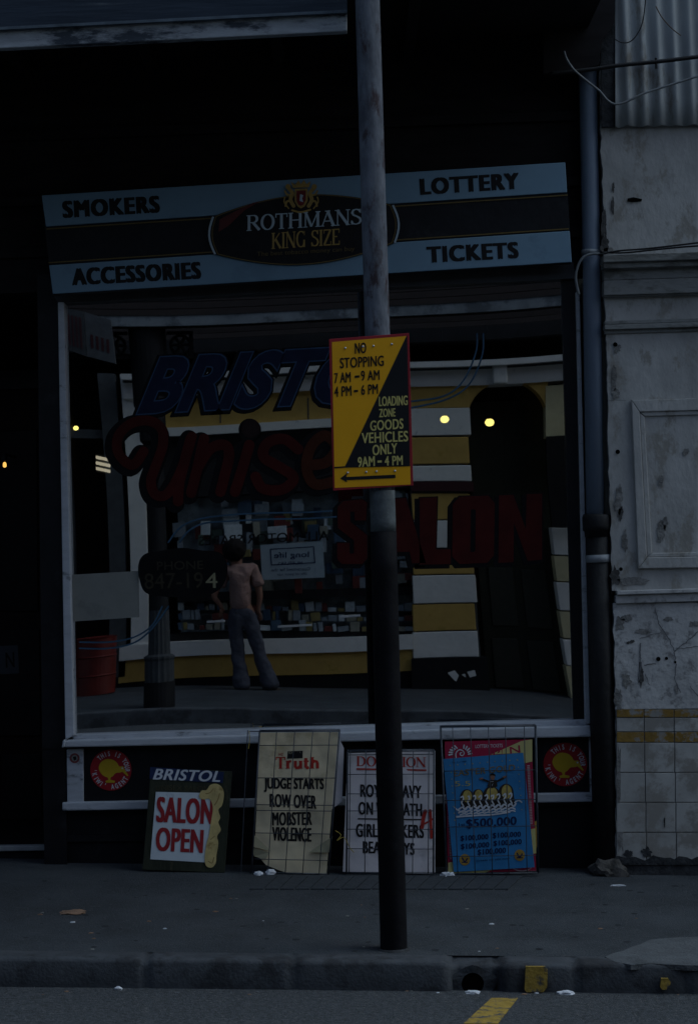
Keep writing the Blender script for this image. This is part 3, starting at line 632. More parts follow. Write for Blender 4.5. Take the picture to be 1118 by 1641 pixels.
# ================================================================== NEIGHBOUR BUILDING (stucco pier)
PR = FY(-.14)
pier = thing('stucco_building', 'pale weathered stucco building with tiled base at the right edge', 'building', PR.at(1050, 1400))
def edge(y):                            # ragged left arris
    base = 962+(y-205)*.0255 if y < 1135 else 986
    return base + 2.6*noise.noise(Vector((y*.045, 3.3, 0))) + 1.6*noise.noise(Vector((y*.16, 1.3, 0)))
XR = 2300
def pslab(y0, y1, off, th=.3, ragged=True, xr=XR, k=-.030, xl=None):
    n = max(1, int((y1-y0)/7)) if ragged else 1
    left = [((edge(y0+(y1-y0)*i/n) if xl is None else xl), y0+(y1-y0)*i/n) for i in range(n+1)]
    mb = MB(); f = [PR.at(x, y + k*(x-1040), off) for x, y in left] + [PR.at(xr, y1+k*(xr-1040), off), PR.at(xr, y0+k*(xr-1040), off)]
    mb.prism(f, (0, th, 0)); return mb
pslab(-700, 408, 0).build('upper_wall', m_stucco, pier)
pslab(408.5, 640+0, .0).build('frieze_wall', m_stucco, pier)
mo = MB()
for y0, y1, o in ((406,418,.10),(418.3,428,.075),(428.3,447,.03),(447.3,471,.05),(471.3,474,.035),(512,518,.02),(518.3,526,.035),(526.3,533,.012)):
    t_ = pslab(y0, y1, o, .2+o, False, xl=966+ (y0-406)*.02); mo.add(t_.v, t_.f)
mo.build('cornice', m_mould, pier, bevel=.003)
pslab(640.3, 945, 0).build('pier_wall', m_stucco, pier)
fm = MB()                               # raised panel frame
def fr_(x0, x1, y0, y1, o, th=.03):
    k = -.012; f = [PR.at(x0, y0+k*(x0-1040), o), PR.at(x1, y0+k*(x1-1040), o), PR.at(x1+10, y1+k*(x1-1040), o), PR.at(x0+10, y1+k*(x0-1040), o)]; fm.prism(f, (0, th, 0))
def bar(pp, o, th=.05): fm.prism([PR.at(x, y, o) for x, y in pp], (0, th, 0))
bar([(1011,641),(1400,630),(1400,650),(1024,660)], .022); bar([(1024,660.3),(1400,650.3),(1400,657),(1032,667)], .012)
bar([(1011,641.3),(1024,660.3),(1036,893),(1022,911)], .022); bar([(1024,661),(1032,668),(1044,886),(1036,893)], .012)
bar([(1022,911.3),(1036,893.3),(1400,887),(1400,905)], .022); bar([(1036,893),(1044,886.3),(1400,880),(1400,886.7)], .012)
fm.build('panel_moulding', m_stucco, pier, bevel=.004)
st_ = MB(); t_ = pslab(945.3, 952, .035, .25, False, xl=988); st_.add(t_.v, t_.f); t_ = pslab(952.3, 966, .018, .25, False, xl=986); st_.add(t_.v, t_.f)
st_.build('string_course', m_stuccolow, pier, bevel=.004)
pslab(966.3, 1136, .002, k=-.01).build('rough_wall', m_stuccolow, pier)
pslab(1136.3, 1480, -.004, k=0).build('tile_backing', M('dirty_grout', (.28,.275,.265), .9, .5, 12, .4, .1), pier)
def tiles(rows, mat, name):
    mb = MB()
    for y0, y1 in rows:
        xs = [987, 1031, 1079, 1127, 1175, 1223, 1271, 1320, 1400, 1500, 1600]
        for a, b in zip(xs, xs[1:]):
            sk = (y0-1136)*.02 if a > 987 else 0; sk2 = (y0-1136)*.02
            j = random.uniform(-.0015, .0015)
            mb.slab([(a+.7+sk,y0+.7),(b-.7+sk2,y0+.7),(b-.7+sk2,y1-.7),(a+.7+sk,y1-.7)], PR, .003+j, .014)
    mb.build(name, mat, pier, bevel=.0015)
tiles([(1136.5,1150),(1173,1190)], m_tiley, 'yellow_tiles'); tiles([(1150,1173),(1190,1238),(1238,1286),(1286,1334),(1334,1384)], m_tile, 'white_tiles')
MB().slab([(986,1384),(1600,1378),(1600,1480),(986,1480)], PR, .0, .2).build('base_course', m_grime, pier)
ck = MB()
def crack(pts, w=1.3):
    pp = []
    for (a, b), (c, d) in zip(pts, pts[1:]):
        for i in range(6): t = i/6; pp.append((a+(c-a)*t+random.uniform(-1.1,1.1), b+(d-b)*t+random.uniform(-1.1,1.1)))
    pp.append(pts[-1]); ck.add(*[[PR.at(x, y, .0045+2e-5*i) for i, (x, y) in enumerate(ribbon2(pp, w)[0])], ribbon2(pp, w)[1]])
crack([(1048,975),(1055,1000),(1072,1025),(1080,1045)]); crack([(1080,1045),(1098,1030),(1118,1012)]); crack([(1080,1045),(1082,1064),(1080,1090),(1090,1110)]); crack([(1024,1022),(1058,1014)], 1.0)
crack([(1025,1030),(1024,1048),(1026,1062),(1023,1090)], 2.2); crack([(1030,1066),(1050,1064)], 1.6); crack([(1032,1080),(1040,1098)], 1.0); crack([(1083,1040),(1118,1036)], 1.0); crack([(1105,1100),(1118,1116)], 1.0)
ck.build('cracks', m_crack, pier)
hm = MB()
for x, y, r in ((985,552,3.6),(989,724,3.6),(994,912,3),(1054,1056,3.6),(1067,1055,2.6),(1081,1061,2)): hm = MB(); poly(hm, disc2(x, y, r, n=14), PR, .0052); hm.build('anchor_hole', m_hole, pier)
hm = MB(); poly(hm, [(1005,318),(1014,316),(1028,319),(1027,323),(1012,324),(1004,323)], PR, .0052)
hm.build('dent', m_hole, pier)
random.seed(5)
def blotch(cx, cy, rx, ry, mat, name, off=.0042, n=40, am=.55):
    sd_ = random.uniform(0, 99); P_ = []
    for i in range(n):
        a = 2*math.pi*i/n; k = 1+am*noise.noise(Vector((math.cos(a)*1.5+sd_, math.sin(a)*1.5, 0)))+am*.7*noise.noise(Vector((math.cos(a)*5+sd_, math.sin(a)*5, 3)))
        P_.append((cx+rx*k*math.cos(a), cy+ry*k*math.sin(a)))
    mb = MB(); poly(mb, P_, PR, off); mb.build(name, mat, pier)
m_bare = M('bare_grey_plaster', (.21,.205,.195), .95, .45, 22, .6, .1); m_dk = M('dark_peeled_plaster', (.08,.078,.075), .95, .4, 16, .6, .1)
for x, y, rx, ry, m in ((968,392,6,14,m_dk),(967,360,4,22,m_dk),(981,330,2.5,14,m_dk),(982,300,2,8,m_dk),(974,402,9,5,m_bare),(988,558,6,7,m_bare),(983,606,5,22,m_bare),(986,632,6,8,m_bare),(991,800,6,22,m_bare),(994,822,4,10,m_dk),
                        (1000,868,5,14,m_bare),(985,926,7,14,m_dk),(1014,932,22,6,m_bare),(1058,850,7,16,m_bare),(1065,838,4,9,m_bare),(1004,990,9,6,m_bare),(992,1000,7,10,m_bare),(1012,1028,4,3,m_dk),(1006,1030,2.5,2,m_dk),(1003,1090,7,10,m_bare),(1026,1082,4,16,m_dk),(990,1118,6,16,m_bare),(1083,1104,3,8,m_bare),
                        (1112,1000,8,5,m_bare),(1028,1012,11,4,m_bare),(1070,992,7,4,m_bare),(991,1245,4,44,m_bare),(993,1330,5,34,m_bare),(1047,410,30,3,m_dk),(1098,724,5,6,m_bare),(1058,770,4,10,m_bare)): blotch(x, y, rx, ry, m, 'bare_patch')
n_ = 90; g_ = []
for i in range(n_+1):
    x = 984+i*(1600-984)/n_; g_.append((x, 1374+6*noise.noise(Vector((x*.05, 4, 0)))+5*noise.noise(Vector((x*.17, 8, 0)))))
mb = MB(); mb.add([PR.at(x, y, .0062) for x, y in g_]+[PR.at(x, 1386, .0066) for x, y in g_], [(i, i+1, n_+2+i, n_+1+i) for i in range(n_)]); mb.build('base_grime', m_grime, pier)
for x, y, rx, ry in ((1036,1366,8,8),(1064,1318,1.2,7),(1006,1368,7,6)): blotch(x, y, rx, ry, m_grime, 'base_grime', .0072)
MB().box((PR.at(966,300).x, .16, -.6), (12, 7, Ztop)).build('rear_block', m_stucco, pier)
ci = MB(); CI = FY(-.17); n = 180
def cfn(u, v):
    x = 985+u*720; y = -260+v*(463+0) - u*14
    if v == 1: y += 3*noise.noise(Vector((u*60, 0, 0)))
    p = CI.at(x, y); p.y += .013*math.cos((p.x)/.076*2*math.pi); return p
ci.grid(cfn, 260, 10); cor = ci.build('iron_sheet', m_iron, pier, True, solid=.002, fixn=False)
MB().slab([(957,-260),(985,-260),(985,203),(964,203)], PR, .02, .1).build('corner_board', m_grime, pier)
# ================================================================== CABLES
def cable(pts, r, mat, lab, y=-.25, n=6):
    s = FY(y); mb = MB(); p = smooth2(pts, n); mb.tube([s.at(*q) for q in p], r, 8); return tag(mb.build('cable', mat, None, True), lab, 'cable')
cable([(880,118),(940,112),(990,105),(1060,98),(1118,91),(1300,70)], .010, m_cable, 'thick black cable running straight across the corrugated iron')
tag(MB().tube([FY(-.25).at(1050,93), FY(-.25).at(1051,110)], .006, 8).build('cable_clip', m_cable), 'small black clip on the thick black cable', 'clip')
cable([(903,82),(908,96),(920,113),(940,130),(960,146),(972,160),(985,167),(1003,163),(1030,150),(1070,137),(1105,126),(1200,95)], .0055, m_cableg, 'pale grey sagging cable looping below the thick black cable', -.30)
cable([(985,63),(995,68),(1008,67),(1020,55),(1030,30),(1036,-30)], .0028, m_cable, 'thin black wire hanging in a curve at the top of the corrugated iron', -.24)
cable([(1050,10),(1060,28),(1075,45),(1090,57)], .0028, M('rusty_wire', (.12,.085,.06), .7), 'thin rusty wire slanting down the corrugated iron at upper right', -.24)
cable([(958,408),(990,402),(1040,398),(1118,389),(1300,368)], .0045, m_cable, 'upper black cable lying along the stucco ledge', -.30)
cable([(962,404),(1000,405),(1050,400),(1118,394),(1300,384)], .0045, m_cable, 'lower black cable lying along the stucco ledge', -.27)
cable([(960,407),(948,407),(936,411),(927,422),(922,440),(923,455),(927,472)], .0065, m_cableg, 'short pale cable bending from the drainpipe down to the window frame', -.17)
# ================================================================== STICKERS
def kiwi(cx, cy, r, lab, off=.004):
    sf = FY(-off); t = thing('round_sticker', lab, 'sticker', sf.at(cx, cy), 'round bird stickers on the stall riser')
    mb = MB(); mb.slab(disc2(cx, cy, r, r*1.0, 48), sf, 0, .002); mb.build('disc', M('sticker_red', (.34,.014,.020), .5, .08, 12, .02), t)
    mb = MB(); k = r/34
    body = smooth2([(-20,-2),(-17,-12),(-8,-18),(3,-17),(10,-12),(14,-6),(20,-6),(22,0),(16,4),(8,5),(2,11),(-6,12),(-14,8)], 4, True)[:-1]
    poly(mb, [(cx+x*k, cy+y*k) for x, y in body], sf, .0008)
    poly(mb, [(cx+x*k, cy+y*k) for x, y in ((20,-3),(23,0),(29,9),(27,10),(19,3))], sf, .0011)
    poly(mb, [(cx+x*k, cy+y*k) for x, y in ((-6,11),(0,11),(-1,16),(7,18),(6,21),(-8,21),(-9,18),(-4,16))], sf, .0011); mb.build('bird', M('sticker_yellow', (.55,.36,.02), .5, .05, 12, .02), t)
    mb = MB(); arc_txt(mb, 'THIS IS YOUR', (cx, cy), r*.69, -44, 92, r*.24, sf, .0010, .03); mb.build('lettering', m_stw, t); mb = MB(); arc_txt(mb, "'KIWI' AGENT", (cx, cy), r*.93, 268, 120, r*.24, sf, .0010, .03, True); mb.build('lettering', m_stw, t); mb = MB()
    poly(mb, disc2(cx+19*k, cy-3*k, 1.4, n=10), sf, .0015); mb.build('eye', m_stw, t)
kiwi(178, 1234, 33, 'round red sticker with a yellow kiwi bird left of the salon board')
kiwi(905, 1225, 35, 'round red sticker with a yellow kiwi bird right of the lottery posters')
t = thing('small_sticker', 'tiny round emblem sticker on the white post below the left window corner', 'sticker', FY(-.03).at(120,1215)); sf = FY(-.021)
mb = MB(); mb.slab(disc2(120,1215,8,n=24), sf, .001, .001); mb.build('disc', M('dull_red_sticker', (.22,.05,.05), .6, .3, 80), t); mb = MB(); poly(mb, disc2(120,1215,5,n=16), sf, .0016); mb.build('emblem', m_card, t)
mb = MB(); poly(mb, [(117,1213),(122,1212),(123,1217),(119,1219)], sf, .002); mb.build('charge', m_let, t)
# ================================================================== SALON BOARD
def wrk(a, s): return lambda q: a*noise.noise(Vector((q.x*s, q.z*s, .7)))
def crease(a, s): return lambda q: a*noise.noise(Vector((q.x*s, q.z*s, .7))) + a*.5*noise.noise(Vector((q.x*s*3, q.z*s*3, 5)))
BR_ = lean(300, 1396, -.20, 9)
sb = thing('salon_board', 'dark framed salon open board with blue header leaning on the stall riser', 'board', BR_.at(300, 1396))
MB().slab([(242,1230),(372,1236),(360,1399),(228,1394)], BR_, 0, .022).build('board', m_brdgreen, sb, bevel=.003)
MB().slab([(241,1229),(359,1237),(357,1255),(240,1248)], BR_, .0025, .002).build('header', m_brdhead, sb)
MB().slab([(250,1269),(345,1271),(328,1382),(241,1377)], BR_, .0025, .002).build('panel', m_brdwht, sb)
mb = MB(); txt(mb, 'BRISTOL', (245,1249), (352,1253), 17, BR_, .0038, .07, skew=6); mb.build('lettering', m_prtwht, sb)
mb = MB(); txt(mb, 'UNISEX SALON', (250,1266), (335,1268), 8, BR_, .0015, .0, skew=0); mb.build('lettering', M('faint_gold_letter', (.06,.05,.025), .8, .3), sb)
mb = MB(); txt(mb, 'SALON', (250,1317), (341,1321), 40, BR_, .0042, .065, skew=2); mb.build('lettering', m_redlet, sb); mb = MB(); txt(mb, 'OPEN', (249,1363), (325,1367), 37, BR_, .0042, .065, skew=2); mb.build('lettering', m_redlet, sb)
fig = smooth2([(319,1277),(323,1267),(331,1266),(337,1258),(347,1256),(356,1262),(359,1274),(356,1290),(350,1298),(353,1310),(350,1318),(354,1330),(348,1340),(350,1352),(347,1370),(346,1382),(340,1390),(331,1388),(328,1376),(331,1352),(335,1338),(338,1318),(341,1300),(340,1288),(335,1280),(326,1281)], 4, True)[:-1]
mb = MB(); mb.slab(fig, BR_, .0052, .003); mb.build('painted_figure', m_skinfig, sb)
mb = MB(); stroke(mb, [(344,1290),(349,1282),(352,1272)], 1.6, BR_, .0058); stroke(mb, [(334,1380),(340,1383),(343,1374)], 1.4, BR_, .0058); stroke(mb, [(330,1272),(337,1270),(342,1264)], 1.4, BR_, .0058); stroke(mb, [(338,1345),(344,1340)], 1.3, BR_, .0058)
mb.build('figure_shading', M('tan_outline', (.30,.20,.07), .7), sb)
# ================================================================== RACKS AND POSTERS
def rack(quad, nu, nv, sf, lab, off=.03, extra=()):
    TL, TR, BR2, BL = quad; mb = MB(); t = thing('wire_rack', lab, 'rack', sf.at((BL[0]+BR2[0])/2, BL[1]), 'wire poster racks below the window')
    L = lambda u, v: ((TL[0]*(1-u)+TR[0]*u)*(1-v)+(BL[0]*(1-u)+BR2[0]*u)*v, (TL[1]*(1-u)+TR[1]*u)*(1-v)+(BL[1]*(1-u)+BR2[1]*u)*v)
    for u in nu:
        o = off + .006*random.random(); mb.tube([sf.at(*L(u, v/6), o + .007*noise.noise(Vector((u*5, v*2, 2)))) for v in range(7)], .0022, 6)
    for v in nv:
        o = off - .0045; mb.tube([sf.at(*L(u/6, v), o + .006*noise.noise(Vector((u*2, v*9, 4)))) for u in range(7)], .0022, 6)
    mb.build('wire_grid', m_wire, t, True)
    mb = MB(); fr2 = [L(0,0), L(1,0), L(1,1), L(0,1)]
    pts = [sf.at(*q, off-.002) for q in fr2]
    for a, b in zip(pts, pts[1:]+pts[:1]): mb.tube([a, b], .0042, 8)
    bk = [p + Vector((0, .055, 0)) for p in pts]
    for a, b in zip(bk, bk[1:]+bk[:1]): mb.tube([a, b], .0032, 8)
    for a, b in zip(pts, bk): mb.tube([a, b], .0032, 8)
    mb.build('rack_frame', m_wire, t, True)
    for (a, b) in extra: MB().tube([sf.at(*a, off-.01), sf.at(*b, off-.01)], .0025, 6).build('stay_wire', m_wire, t)
    return t
def sheet(mb, quad, sf, off, n=24):
    TL, TR, BR2, BL = quad
    mb.grid(lambda u, v: sf.at((TL[0]*(1-u)+TR[0]*u)*(1-v)+(BL[0]*(1-u)+BR2[0]*u)*v, (TL[1]*(1-u)+TR[1]*u)*(1-v)+(BL[1]*(1-u)+BR2[1]*u)*v, off), n, n)
# first bill
B1 = lean(470, 1398, -.20, 5, crease(.007, 8))
nwb = thing('newspaper_bill', 'yellowed newspaper bill about a mobster judge with a torn curling foot', 'poster', B1.at(470, 1398))
mb = MB(); mb.grid(lambda u, v: B1.at((417*(1-u)+542*u)*(1-v)+((407+ (0 if v<.9 else (v-.9)*190))*(1-u)+523*u)*v, (1174*(1-u)+1173*u)*(1-v)+(1386*(1-u)+1399*u)*v + 9*v**8*math.sin(u*3.1), .002), 28, 40)
mb.build('paper', m_newsy, nwb, True)
mb = MB(); sheet(mb, ((540,1176),(551,1199),(548,1284),(528,1300)), B1, -.010, 8); mb.build('back_sheet', m_newsw, nwb, True)
ft = MB()
ft.add([B1.at(407,1338,.004), B1.at(434,1364,.010), B1.at(405,1357,.016)], [(0,1,2)]); ft.add([B1.at(407,1372,.006), B1.at(425,1378,.014), B1.at(432,1366,.010), B1.at(404,1358,.012)], [(0,1,2,3)])
ft.build('fold', m_newsb, nwb, solid=.001); ft = MB()
ft.add([B1.at(533,1340,.004), B1.at(495,1366,.012), B1.at(527,1366,.016)], [(0,1,2)])
ft.build('fold', m_newsb, nwb, solid=.001)
mb = MB(); serif(mb, 'Truth', (442,1233), (511,1233), 20, B1, .0035, skew=0, k=1.25); mb.build('lettering', m_inkred, nwb); mb = MB(); txt(mb, 'NZ', (447,1211), (454,1211), 4, B1, .0035, .02); mb.build('lettering', m_inkred, nwb)
mb = MB(); poly(mb, [(461,1204),(485,1203),(485,1215),(460,1216)], B1, .0035); mb.build('title_block', m_ink, nwb)
mb = MB(); txt(mb, 'EXTRA', (463,1208), (483,1208), 3.5, B1, .0042, .0)
mb.v = [q for q in mb.v]; mb.build('lettering', m_newsb, nwb)
mb = MB()
for t_, a, b, h in (('JUDGE STARTS',(423,1269),(519,1270),22), ('ROW OVER',(432,1293),(507,1296),21), ('MOBSTER',(436,1323),(500,1322),21), ('VIOLENCE',(436,1347),(499,1349),22)):
    mb = MB(); txt(mb, t_, a, b, h, B1, .0035, .06, skew=0); mb.build('lettering', m_ink, nwb)
rack(((416,1172),(544,1171),(526,1401),(403,1398)), [(x-128)/(560-128) for x in (220,318,415,508)], [.10,.33,.52,.56,.72,.905], B1, 'wire rack holding the yellowed mobster newspaper bill', .028, (((397,1170),(386,1398)),((400,1172),(416,1172))))
# second bill
B2 = lean(620, 1398, -.21, 5, crease(.005, 8))
nw2 = thing('newspaper_bill', 'white newspaper bill with a red title half hidden behind the pole', 'poster', B2.at(620, 1398))
mb = MB(); sheet(mb, ((557,1207),(697,1203),(697,1398),(549,1397)), B2, .002, 24); mb.build('paper', m_newsw, nw2, True)
mb = MB(); serif(mb, 'DOMINION', (571,1228), (682,1230), 17, B2, .0035, skew=0); mb.build('lettering', m_inkred, nw2); mb = MB(); poly(mb, [(571,1231),(683,1233),(683,1235.5),(571,1233.5)], B2, .0035); mb.build('rule', m_inkred, nw2)
mb = MB()
for t_, a, b, h in (('ROYAL NAVY',(577,1277),(675,1279),20), ('ON WARPATH',(574,1305),(676,1308),20), ('GIRL STRIKERS',(570,1341),(679,1343),21), ('BEAT BOYS',(581,1367),(664,1370),19)):
    mb = MB(); txt(mb, t_, a, b, h, B2, .0035, .06, skew=0); mb.build('lettering', m_ink, nw2)
mb = MB(); poly(mb, [(573,1311),(676,1312.5),(676,1314.5),(573,1313)], B2, .0035); mb.build('rule', m_ink, nw2)
mb = MB()
stroke(mb, [(681,1300),(678,1312),(676,1326)], 6, B2, .0042); stroke(mb, [(689,1299),(690,1318),(691,1342)], 4.5, B2, .0046); stroke(mb, [(675,1322),(684,1318),(694,1312)], 3, B2, .005); mb.build('red_scrawl', m_inkred, nw2)
rack(((557,1204),(695,1203),(694,1400),(555,1399)), [.03,.21,.39,.57,.76,.94], [.03,.19,.35,.49,.64,.80], B2, 'low wire rack holding the white newspaper bill behind the pole', .026)
tag(MB().tube([B1.at(*q, .036) for q in smooth2([(399,1171),(400,1185),(398,1200)], 4)], .002, 6).build('string', m_string), 'loop of yellow string tied at the top left of the mobster rack', 'string')
tag(MB().tube([B1.at(*q, .036) for q in smooth2([(537,1331),(546,1338),(540,1347),(551,1342),(560,1358),(567,1366)], 5)], .002, 6).build('string', m_string), 'tangled yellow string between the two newspaper racks', 'string')
# lottery posters
B3 = lean(785, 1399, -.19, 5, crease(.002, 8))
c5 = lambda L: [(700+x/6.21, 1170+y/6.21) for x, y in L]
pk = thing('lottery_poster', 'crimson and cream poster partly covered by the blue lottery poster', 'poster', B3.at(786, 1398))
mb = MB(); sheet(mb, c5([(75,115),(940,92),(985,1400),(108,1425)]), B3, 0, 16); mb.build('paper', m_pink, pk, True)
mb = MB()
for P_ in ([(535,243),(840,108),(945,92),(945,312),(862,332),(855,225)], [(925,985),(975,978),(985,1225),(945,1232)], [(110,1320),(160,1312),(170,1425),(110,1425)], [(170,1424),(170,1408),(560,1388),(480,1418)]):
    mb = MB(); poly(mb, c5(P_), B3, .0022); mb.build('cream_stripe', m_cream, pk)
mb = MB(); A, B = c5([(610,268),(828,222)]); txt(mb, 'PEN', c5([(560,272)])[0], B, 11.5, B3, .003, .04, skew=-1); mb.build('lettering', m_pink, pk)
mb = MB()
cx_, cy_ = 230, 240
for k in range(12):
    a = R(180+k*180/11); 
    if k not in (5,6): stroke(mb, c5([(cx_+80*math.cos(a), cy_+66*math.sin(a)), (cx_+112*math.cos(a-.08), cy_+95*math.sin(a-.08))]), 2.3, B3, .0024+k*2e-5, sm=False)
stroke(mb, c5([(190,280),(186,232),(212,200),(246,200),(268,226),(256,252),(234,250),(228,232),(242,224)]), 1.6, B3, .0026)
A, B = c5([(380,180),(650,170)]); txt(mb, 'LOTTERY TICKETS', A, B, 5.5, B3, .0024, 0, skew=0)
mb.build('emblem', m_prtwht, pk)
mb = MB()
for y in range(350, 940, 16): poly(mb, c5([(893+(y-350)*.05,y),(920+(y-350)*.05,y-1),(921+(y-350)*.05,y+9),(894+(y-350)*.05,y+10)]), B3, .0024)
mb.build('small_print', m_pinkpr, pk); mb = MB()
for y in range(860, 1290, 16): poly(mb, c5([(103+(y-860)*.06,y),(118+(y-860)*.06,y-1),(119+(y-860)*.06,y+8),(104+(y-860)*.06,y+9)]), B3, .0024)
mb.build('small_print', m_pinkpr, pk); mb = MB()
stroke(mb, c5([(755,1375),(800,1396),(850,1400),(900,1392),(935,1372)]), 1.8, B3, .0024); mb.build('flourish', m_pinkpr, pk)
mb = MB(); mb.slab(c5([(962,910),(988,905),(996,1150),(982,1190)]), B3, -.004, .002); mb.build('edge_strip', m_gold, pk)
B4 = lean(785, 1399, -.196, 5, crease(.003, 7))
bp = thing('lottery_poster', 'bright blue Easter lottery poster with golden eggs and white geese', 'poster', B4.at(790, 1396))
mb = MB(); sheet(mb, c5([(60,288),(856,225),(968,1365),(165,1412)]), B4, .003, 24); mb.build('paper', m_blue, bp, True)
mb = MB(); A, B = c5([(168,462),(775,402)]); txt(mb, 'EASTER GOLD', A, B, 9.8, B4, .0046, .03, skew=0); mb.build('lettering', M('outlined_gold', (.20,.14,.04), .6, .3, 60), bp)
mb = MB(); A, B = c5([(175,560),(330,555)]); txt(mb, '5.5', A, B, 8, B4, .0046, .0, skew=0)
for k in range(10): x = 130+k*74; y = 352-k*6.4; (q,) = c5([(x, y)]); poly(mb, [(q[0]+(1.5 if i % 2 else .6)*math.sin(i*math.pi/5), q[1]-(1.5 if i % 2 else .6)*math.cos(i*math.pi/5)) for i in range(10)], B4, .0046)
for k in range(8): 
    for x, y in ((800+k*6, 300+k*70), (140+k*5, 420+k*68)):
        (q,) = c5([(x, y)]); poly(mb, [(q[0]+(1.4 if i % 2 else .6)*math.sin(i*math.pi/5), q[1]-(1.4 if i % 2 else .6)*math.cos(i*math.pi/5)) for i in range(10)], B4, .0046)
mb.build('gold_print', M('pale_gold_print', (.34,.32,.12), .6), bp)
mb = MB(); eg = MB()
for x, y, rx, ry in ((300,665,62,75),(412,650,52,62),(545,640,78,80),(690,620,70,85)):
    (q,) = c5([(x, y)]); poly(mb, disc2(q[0]-.8, q[1]+.8, rx/6.21+.8, ry/6.21+1, n=28), B4, .0044+x*1e-6); poly(eg, disc2(q[0], q[1]-1, rx/6.21*.72, ry/6.21*.82, n=28), B4, .0056+x*1e-6)
poly(mb, c5([(240,700),(760,640),(775,720),(740,780),(230,790)]), B4, .0042)
for P_ in ([(515,500),(590,495),(600,560),(545,580),(500,560)], [(505,520),(520,505),(455,480),(420,478),(425,492),(460,505)], [(585,505),(592,520),(660,490),(690,465),(680,455),(640,475)]): poly(mb, c5(P_), B4, .0062+P_[0][0]*1e-6)
mb.build('dark_print', M('brown_black_print', (.022,.016,.013), .7), bp); eg.build('egg', m_prtgold, bp)
mb = MB(); (q,) = c5([(552,470)]); poly(mb, disc2(q[0], q[1], 3.6, 4.4, 16), B4, .0072); poly(mb, c5([(418,478),(455,470),(456,488),(425,494)]), B4, .0072); poly(mb, c5([(650,462),(690,450),(690,466),(660,478)]), B4, .0072); mb.build('figure_face', m_skin, bp)
mb = MB(); poly(mb, c5([(520,462),(525,435),(550,428),(578,440),(580,462),(566,452),(540,450)]), B4, .0076); mb.build('figure_hair', m_let, bp)
mb = MB(); poly(mb, c5([(530,512),(560,510),(548,556)]), B4, .0070)
for i in range(9):                      # geese with curved necks and fanned wings
    x = 250+i*60; y = 720-i*4
    stroke(mb, c5([(x-14,y-50+10*(i%2)),(x+6,y-60),(x+10,y-30),(x-6,y),(x+14,y+40)]), 2.2, B4, .0064+i*4e-5)
    stroke(mb, c5([(x-40,y+74),(x,y+48),(x+30,y+70),(x+52,y+44)]), 2.6, B4, .0068+i*4e-5); stroke(mb, c5([(x-34,y+104),(x+10,y+84),(x+44,y+98)]), 2.4, B4, .0072+i*4e-5); stroke(mb, c5([(x-20,y+124),(x+16,y+112),(x+44,y+120)]), 2.0, B4, .0074+i*4e-5)
stroke(mb, c5([(175,770),(210,800),(260,820)]), 2, B4, .0070); stroke(mb, c5([(770,720),(810,700),(840,718)]), 2, B4, .0070); stroke(mb, c5([(195,862),(400,848),(560,840),(720,815)]), 2.6, B4, .0062)
mb.build('goose_print', m_prtwht, bp)
mb = MB()
for t_, a, b, h in (('$500,000',(288,985),(790,955),15.5), ('$100,000',(232,1110),(510,1092),9.5), ('$100,000',(552,1082),(832,1068),9.5), ('$100,000',(236,1192),(518,1172),9.5), ('$100,000',(560,1160),(840,1142),9.5), ('$100,000',(402,1250),(684,1230),10)):
    A, B = c5([a, b]); mb = MB(); txt(mb, t_, A, B, h, B4, .0046, .06, skew=0); mb.build('lettering', m_inkblue, bp)
mb = MB(); A, B = c5([(216,958),(278,954)]); txt(mb, '1st', A, B, 5, B4, .0046, .02, skew=0)
A, B = c5([(388,1310),(722,1285)]); txt(mb, 'tickets on sale now', A, B, 3.4, B4, .0046, 0, skew=0)
A, B = c5([(150,330),(290,318)]); txt(mb, 'No. 5 of 1980', A, B, 2.4, B4, .0046, 0, skew=0); mb.v = mb.v
mb.build('lettering', m_inkblue, bp)
for x, y in ((275,1290),(820,1245)):
    (q,) = c5([(x, y)]); mb = MB(); poly(mb, disc2(*q, 8.5, 9.2, 24), B4, .0046); o = mb.build('badge_print', m_gold, bp); mb = MB()
    stroke(mb, [(q[0]-4,q[1]-3),(q[0],q[1]+3),(q[0]+4,q[1]-2)], 2, B4, .0052); stroke(mb, [(q[0]-4,q[1]+4),(q[0]+4,q[1]+4)], 1.6, B4, .0054, sm=False); mb.build('badge_mark', m_inkblue, o)
rack(((706,1165),(858,1163),(862,1399),(715,1401)), [(x-160)/(690-160) for x in (225,325,425,520,625)], [.0,.30,.50,.68,.88], B3, 'wire rack holding the blue and crimson lottery posters', .034)
# ================================================================== SMALL THINGS ON THE GROUND
def lump(name, px, py, sx, sy, sz, mat, lab, cat, seed, flat=.5, group=None, surf=None):
    p = (surf or GP).at(px, py); bm = bmesh.new(); bmesh.ops.create_icosphere(bm, subdivisions=3, radius=1); mb = MB()
    vs = []
    for v in bm.verts:
        k = 1+.45*noise.noise(v.co*1.6+Vector((seed*7.1,0,0)))+.22*noise.noise(v.co*4+Vector((seed,3,0)))
        vs.append((p.x+v.co.x*k*sx, p.y+v.co.y*k*sy, p.z+max(-.25, v.co.z)*k*sz+sz*.22))
    fs = [tuple(q.index for q in f.verts) for f in bm.faces]; bm.free(); mb.add(vs, fs)
    return tag(mb.build(name, mat), lab, cat, group)
lump('concrete_lump', 974, 1402, .085, .07, .060, m_stone, 'rough grey concrete lump at the foot of the black drainpipe', 'stone', 3)
lump('paper_scrap', 414, 1402, .022, .016, .014, m_scrap, 'left white crumpled scrap below the mobster bill', 'litter', 5)
lump('paper_scrap', 433, 1401, .026, .018, .020, m_scrap, 'larger white crumpled scrap below the mobster bill', 'litter', 6)
lump('paper_scrap', 717, 1404, .034, .018, .016, m_scrap, 'white crumpled scrap below the blue lottery poster', 'litter', 8)
